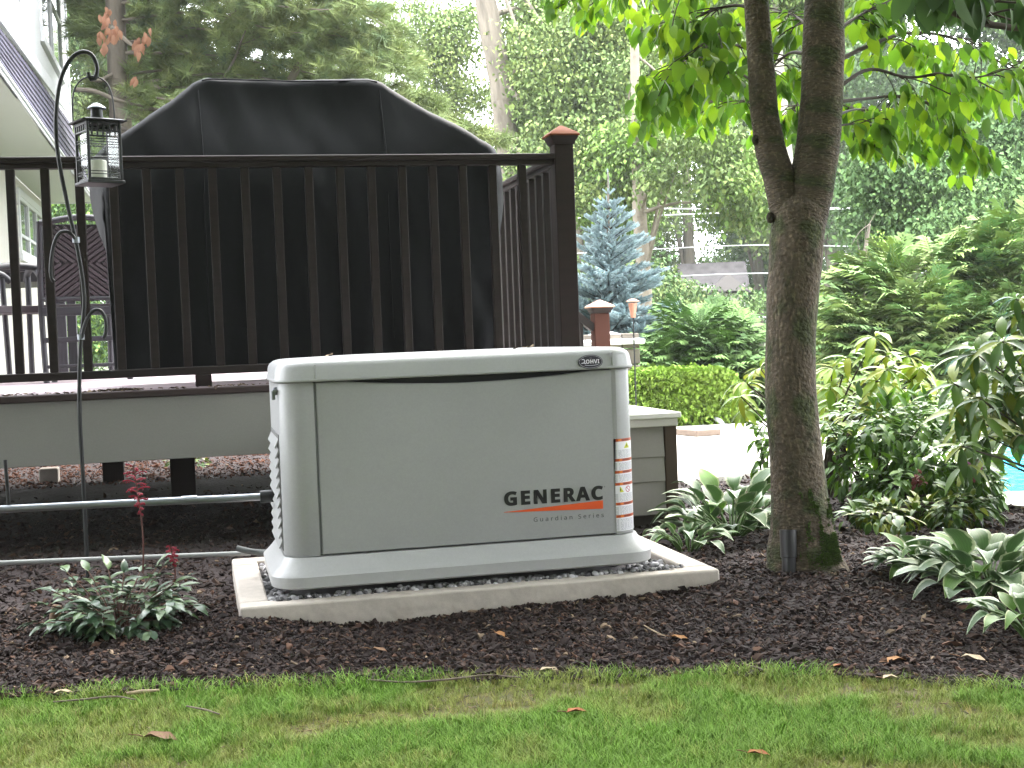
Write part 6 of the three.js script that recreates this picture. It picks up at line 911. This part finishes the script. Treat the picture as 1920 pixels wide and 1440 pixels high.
// single leaves and sticks lying about
{
  const dry = [[0.30, 0.14, 0.045], [0.20, 0.11, 0.06], [0.42, 0.33, 0.22], [0.34, 0.10, 0.04]].map((c) => std({ c, roughness: 0.85, side: THREE.DoubleSide, map: T.grain })), bl = leafGeo(1, 0.5, { fold: 0.45, droop: 0.2, n: 6, wave: 0.2, lift: 0.1 });
  const fl = (px, py, L, k, turn, label) => { const g0 = aty(px, py, -0.115), on = g0.z > edgeZ(g0.x), p = aty(px, py, (on ? lawnY(g0.x, g0.z) + 0.02 : bedY(g0.x, g0.z) + 0.012)); const t = thing('fallen_leaf', label, 'leaf', [p.x, p.y, p.z], turn); const o = part('blade', bl, dry[k], t); o.scale.setScalar(L); part('leaf_stalk', tube([V(0, 0.002, 0), V(0.004, 0.004, -L * 0.2), V(0, 0.006, -L * 0.4)], 0.0012, 5, 5), dry[1], t); };
  fl(1664, 1242, 0.075, 0, 1.9, 'curled orange brown fallen leaf on the mulch at the lower right'); fl(1255, 1195, 0.06, 0, 0.9, 'orange fallen leaf on the mulch below the right end of the curb'); fl(928, 1186, 0.05, 0, 0.4, 'orange brown fallen leaf on the mulch below the middle of the curb'); fl(425, 1163, 0.06, 0, 1.5, 'orange fallen leaf beside the left corner of the curb');
  fl(1010, 1258, 0.065, 2, 1.4, 'tan fallen leaf at the lawn edge in the middle'); fl(1400, 1412, 0.05, 3, 1.2, 'rust red fallen leaf on the grass at the lower right'); fl(1062, 1336, 0.055, 3, 1.7, 'rust brown fallen leaf on the grass right of centre'); fl(1655, 1272, 0.05, 2, 1.7, 'pale fallen leaf at the lawn edge under the hosta'); fl(1800, 1232, 0.07, 2, 0.8, 'pale tan fallen leaf on the mulch below the right hosta'); fl(1850, 1222, 0.06, 1, 2.5, 'brown fallen leaf on the mulch at the right edge');
  fl(695, 1218, 0.05, 1, 1.1, 'dull brown fallen leaf on the mulch left of centre'); fl(100, 1300, 0.05, 2, 1.8, 'yellowish fallen leaf at the lawn edge on the far left'); fl(268, 1382, 0.085, 1, 1.2, 'large brown leaf flat on the bare patch of lawn'); fl(1560, 1250, 0.045, 3, 1.5, 'small red leaf at the lawn edge right of centre');
  const stick = (pts, r, label, k) => { const P = pts.map(([x, y]) => { const g = aty(x, y, -0.118), on = g.z > edgeZ(g.x); return aty(x, y, (on ? lawnY(g.x, g.z) + 0.022 : bedY(g.x, g.z) + 0.016)); }); solo('twig', taper(P, [r * 0.5, r * 0.7, r * 0.35], 30, 7, 0.2, 3), std({ c: k ? [0.36, 0.28, 0.19] : [0.16, 0.125, 0.10], roughness: 0.9, map: T.wood }), label, 'twig'); };
  stick([[690, 1274], [760, 1279], [840, 1274], [910, 1266], [975, 1270]], 0.004, 'long thin grey twig along the lawn edge below the generator'); stick([[350, 1324], [385, 1331], [412, 1339]], 0.004, 'short grey twig lying on the grass at the left'); stick([[100, 1316], [150, 1312], [215, 1306], [255, 1312]], 0.004, 'grey twig along the lawn edge at the far left'); stick([[237, 1300], [265, 1297], [298, 1294]], 0.008, 'short thick pale stick at the lawn edge below the astilbe', 1); stick([[1392, 1245], [1410, 1249], [1432, 1256]], 0.0035, 'short dark twig at the lawn edge below the tree'); stick([[1205, 1171], [1228, 1184], [1248, 1193]], 0.003, 'thin pale twig on the mulch below the curb', 1);
  const st = aty(100, 1175, -0.1), s = thing('tree_stump', 'small broken brown stub of wood left of the astilbe', 'stump', [st.x, -0.11, st.z]); const g = taper([V(0, -0.02, 0), V(0.006, 0.04, 0), V(0.014, 0.075, 0.0)], [0.022, 0.017, 0.013], 12, 12, 0.25, 7); part('wood', g, std({ c: [0.16, 0.10, 0.06], roughness: 0.95, map: T.wood }), s);
}

// tall trees standing round the lawn behind the eye, whose crowns close off the low sky in front of the generator
{
  const shade = [[-9, 9, 10, 5.2], [-3.5, 13, 11, 4.6], [2.5, 12, 10, 4.4], [8, 9.5, 10, 4.8], [-10.5, 2.5, 10, 3.6], [-3.0, 3.6, 9.5, 5.0], [3.4, 4.6, 9.5, 4.6]];
  const say = ['broad shade tree on the lawn beyond the left corner behind the viewer', 'broad shade tree on the lawn straight behind the viewer', 'broad shade tree on the lawn just right behind the viewer', 'broad shade tree on the lawn beyond the right corner behind the viewer', 'broad shade tree at the left of the deck beside the lawn', 'tall shade tree beside the viewer with boughs reaching over the lawn and the bed', 'tall shade tree on the lawn right of the viewer reaching over the bed'];
  shade.forEach(([x, z, h, R], i) => { const t = thing('shade_tree', say[i], 'tree', [x, -0.2, z]), r = rng(950 + i), lobes = []; part('trunk', taper([V(0, 0, 0), V(0.05, h * 0.4, 0), V(0, h * 0.8, 0.1)], [0.24, 0.18, 0.06], 20, 12, 0.08, 3), M.furrow, t); for (let j = 0; j < 11; j++) { const l = [0, 0, 1, R * (0.35 + 0.2 * r()), h * 0.2, R * 0.4]; l.c = V(x + (r() - 0.5) * R * 1.5, h * (i >= 5 ? 0.62 + 0.35 * r() : 0.28 + 0.75 * r()), z + (r() - 0.5) * R * (i === 5 ? 1.7 : i === 6 ? 1.2 : 1.2) - (i === 5 ? 2.0 : i === 6 ? 1.6 : 0)); lobes.push(l); } crown(t, lobes, i >= 5 ? 800 : 800, 1.0, G.oak, 960 + i, { geo: bigClumps, gap: i >= 5 ? 0.33 : 0.26 }); });
  const hd = thing('garden_hedge', 'tall hedge closing the lawn far behind the viewer', 'hedge', [0, -0.2, 17]), lobes = []; part('stems', merge(Array.from({ length: 14 }, (_, k) => taper([V(-15 + k * 2.3, 0, 0), V(-15 + k * 2.3 + 0.1, 1.4, 0), V(-15 + k * 2.3, 2.8, 0.1)], [0.08, 0.06, 0.03], 8, 7))), M.twig, hd);
  for (let k = 0; k < 30; k++) { const l = [0, 0, 1, 1.4, 1.7, 0.9]; l.c = V(-15.5 + k * 1.07, 1.5, 17); lobes.push(l); } crown(hd, lobes, 1500, 0.8, G.dark, 975, { geo: bigClumps, gap: 0.1 });
}

renderer.render(scene, camera);
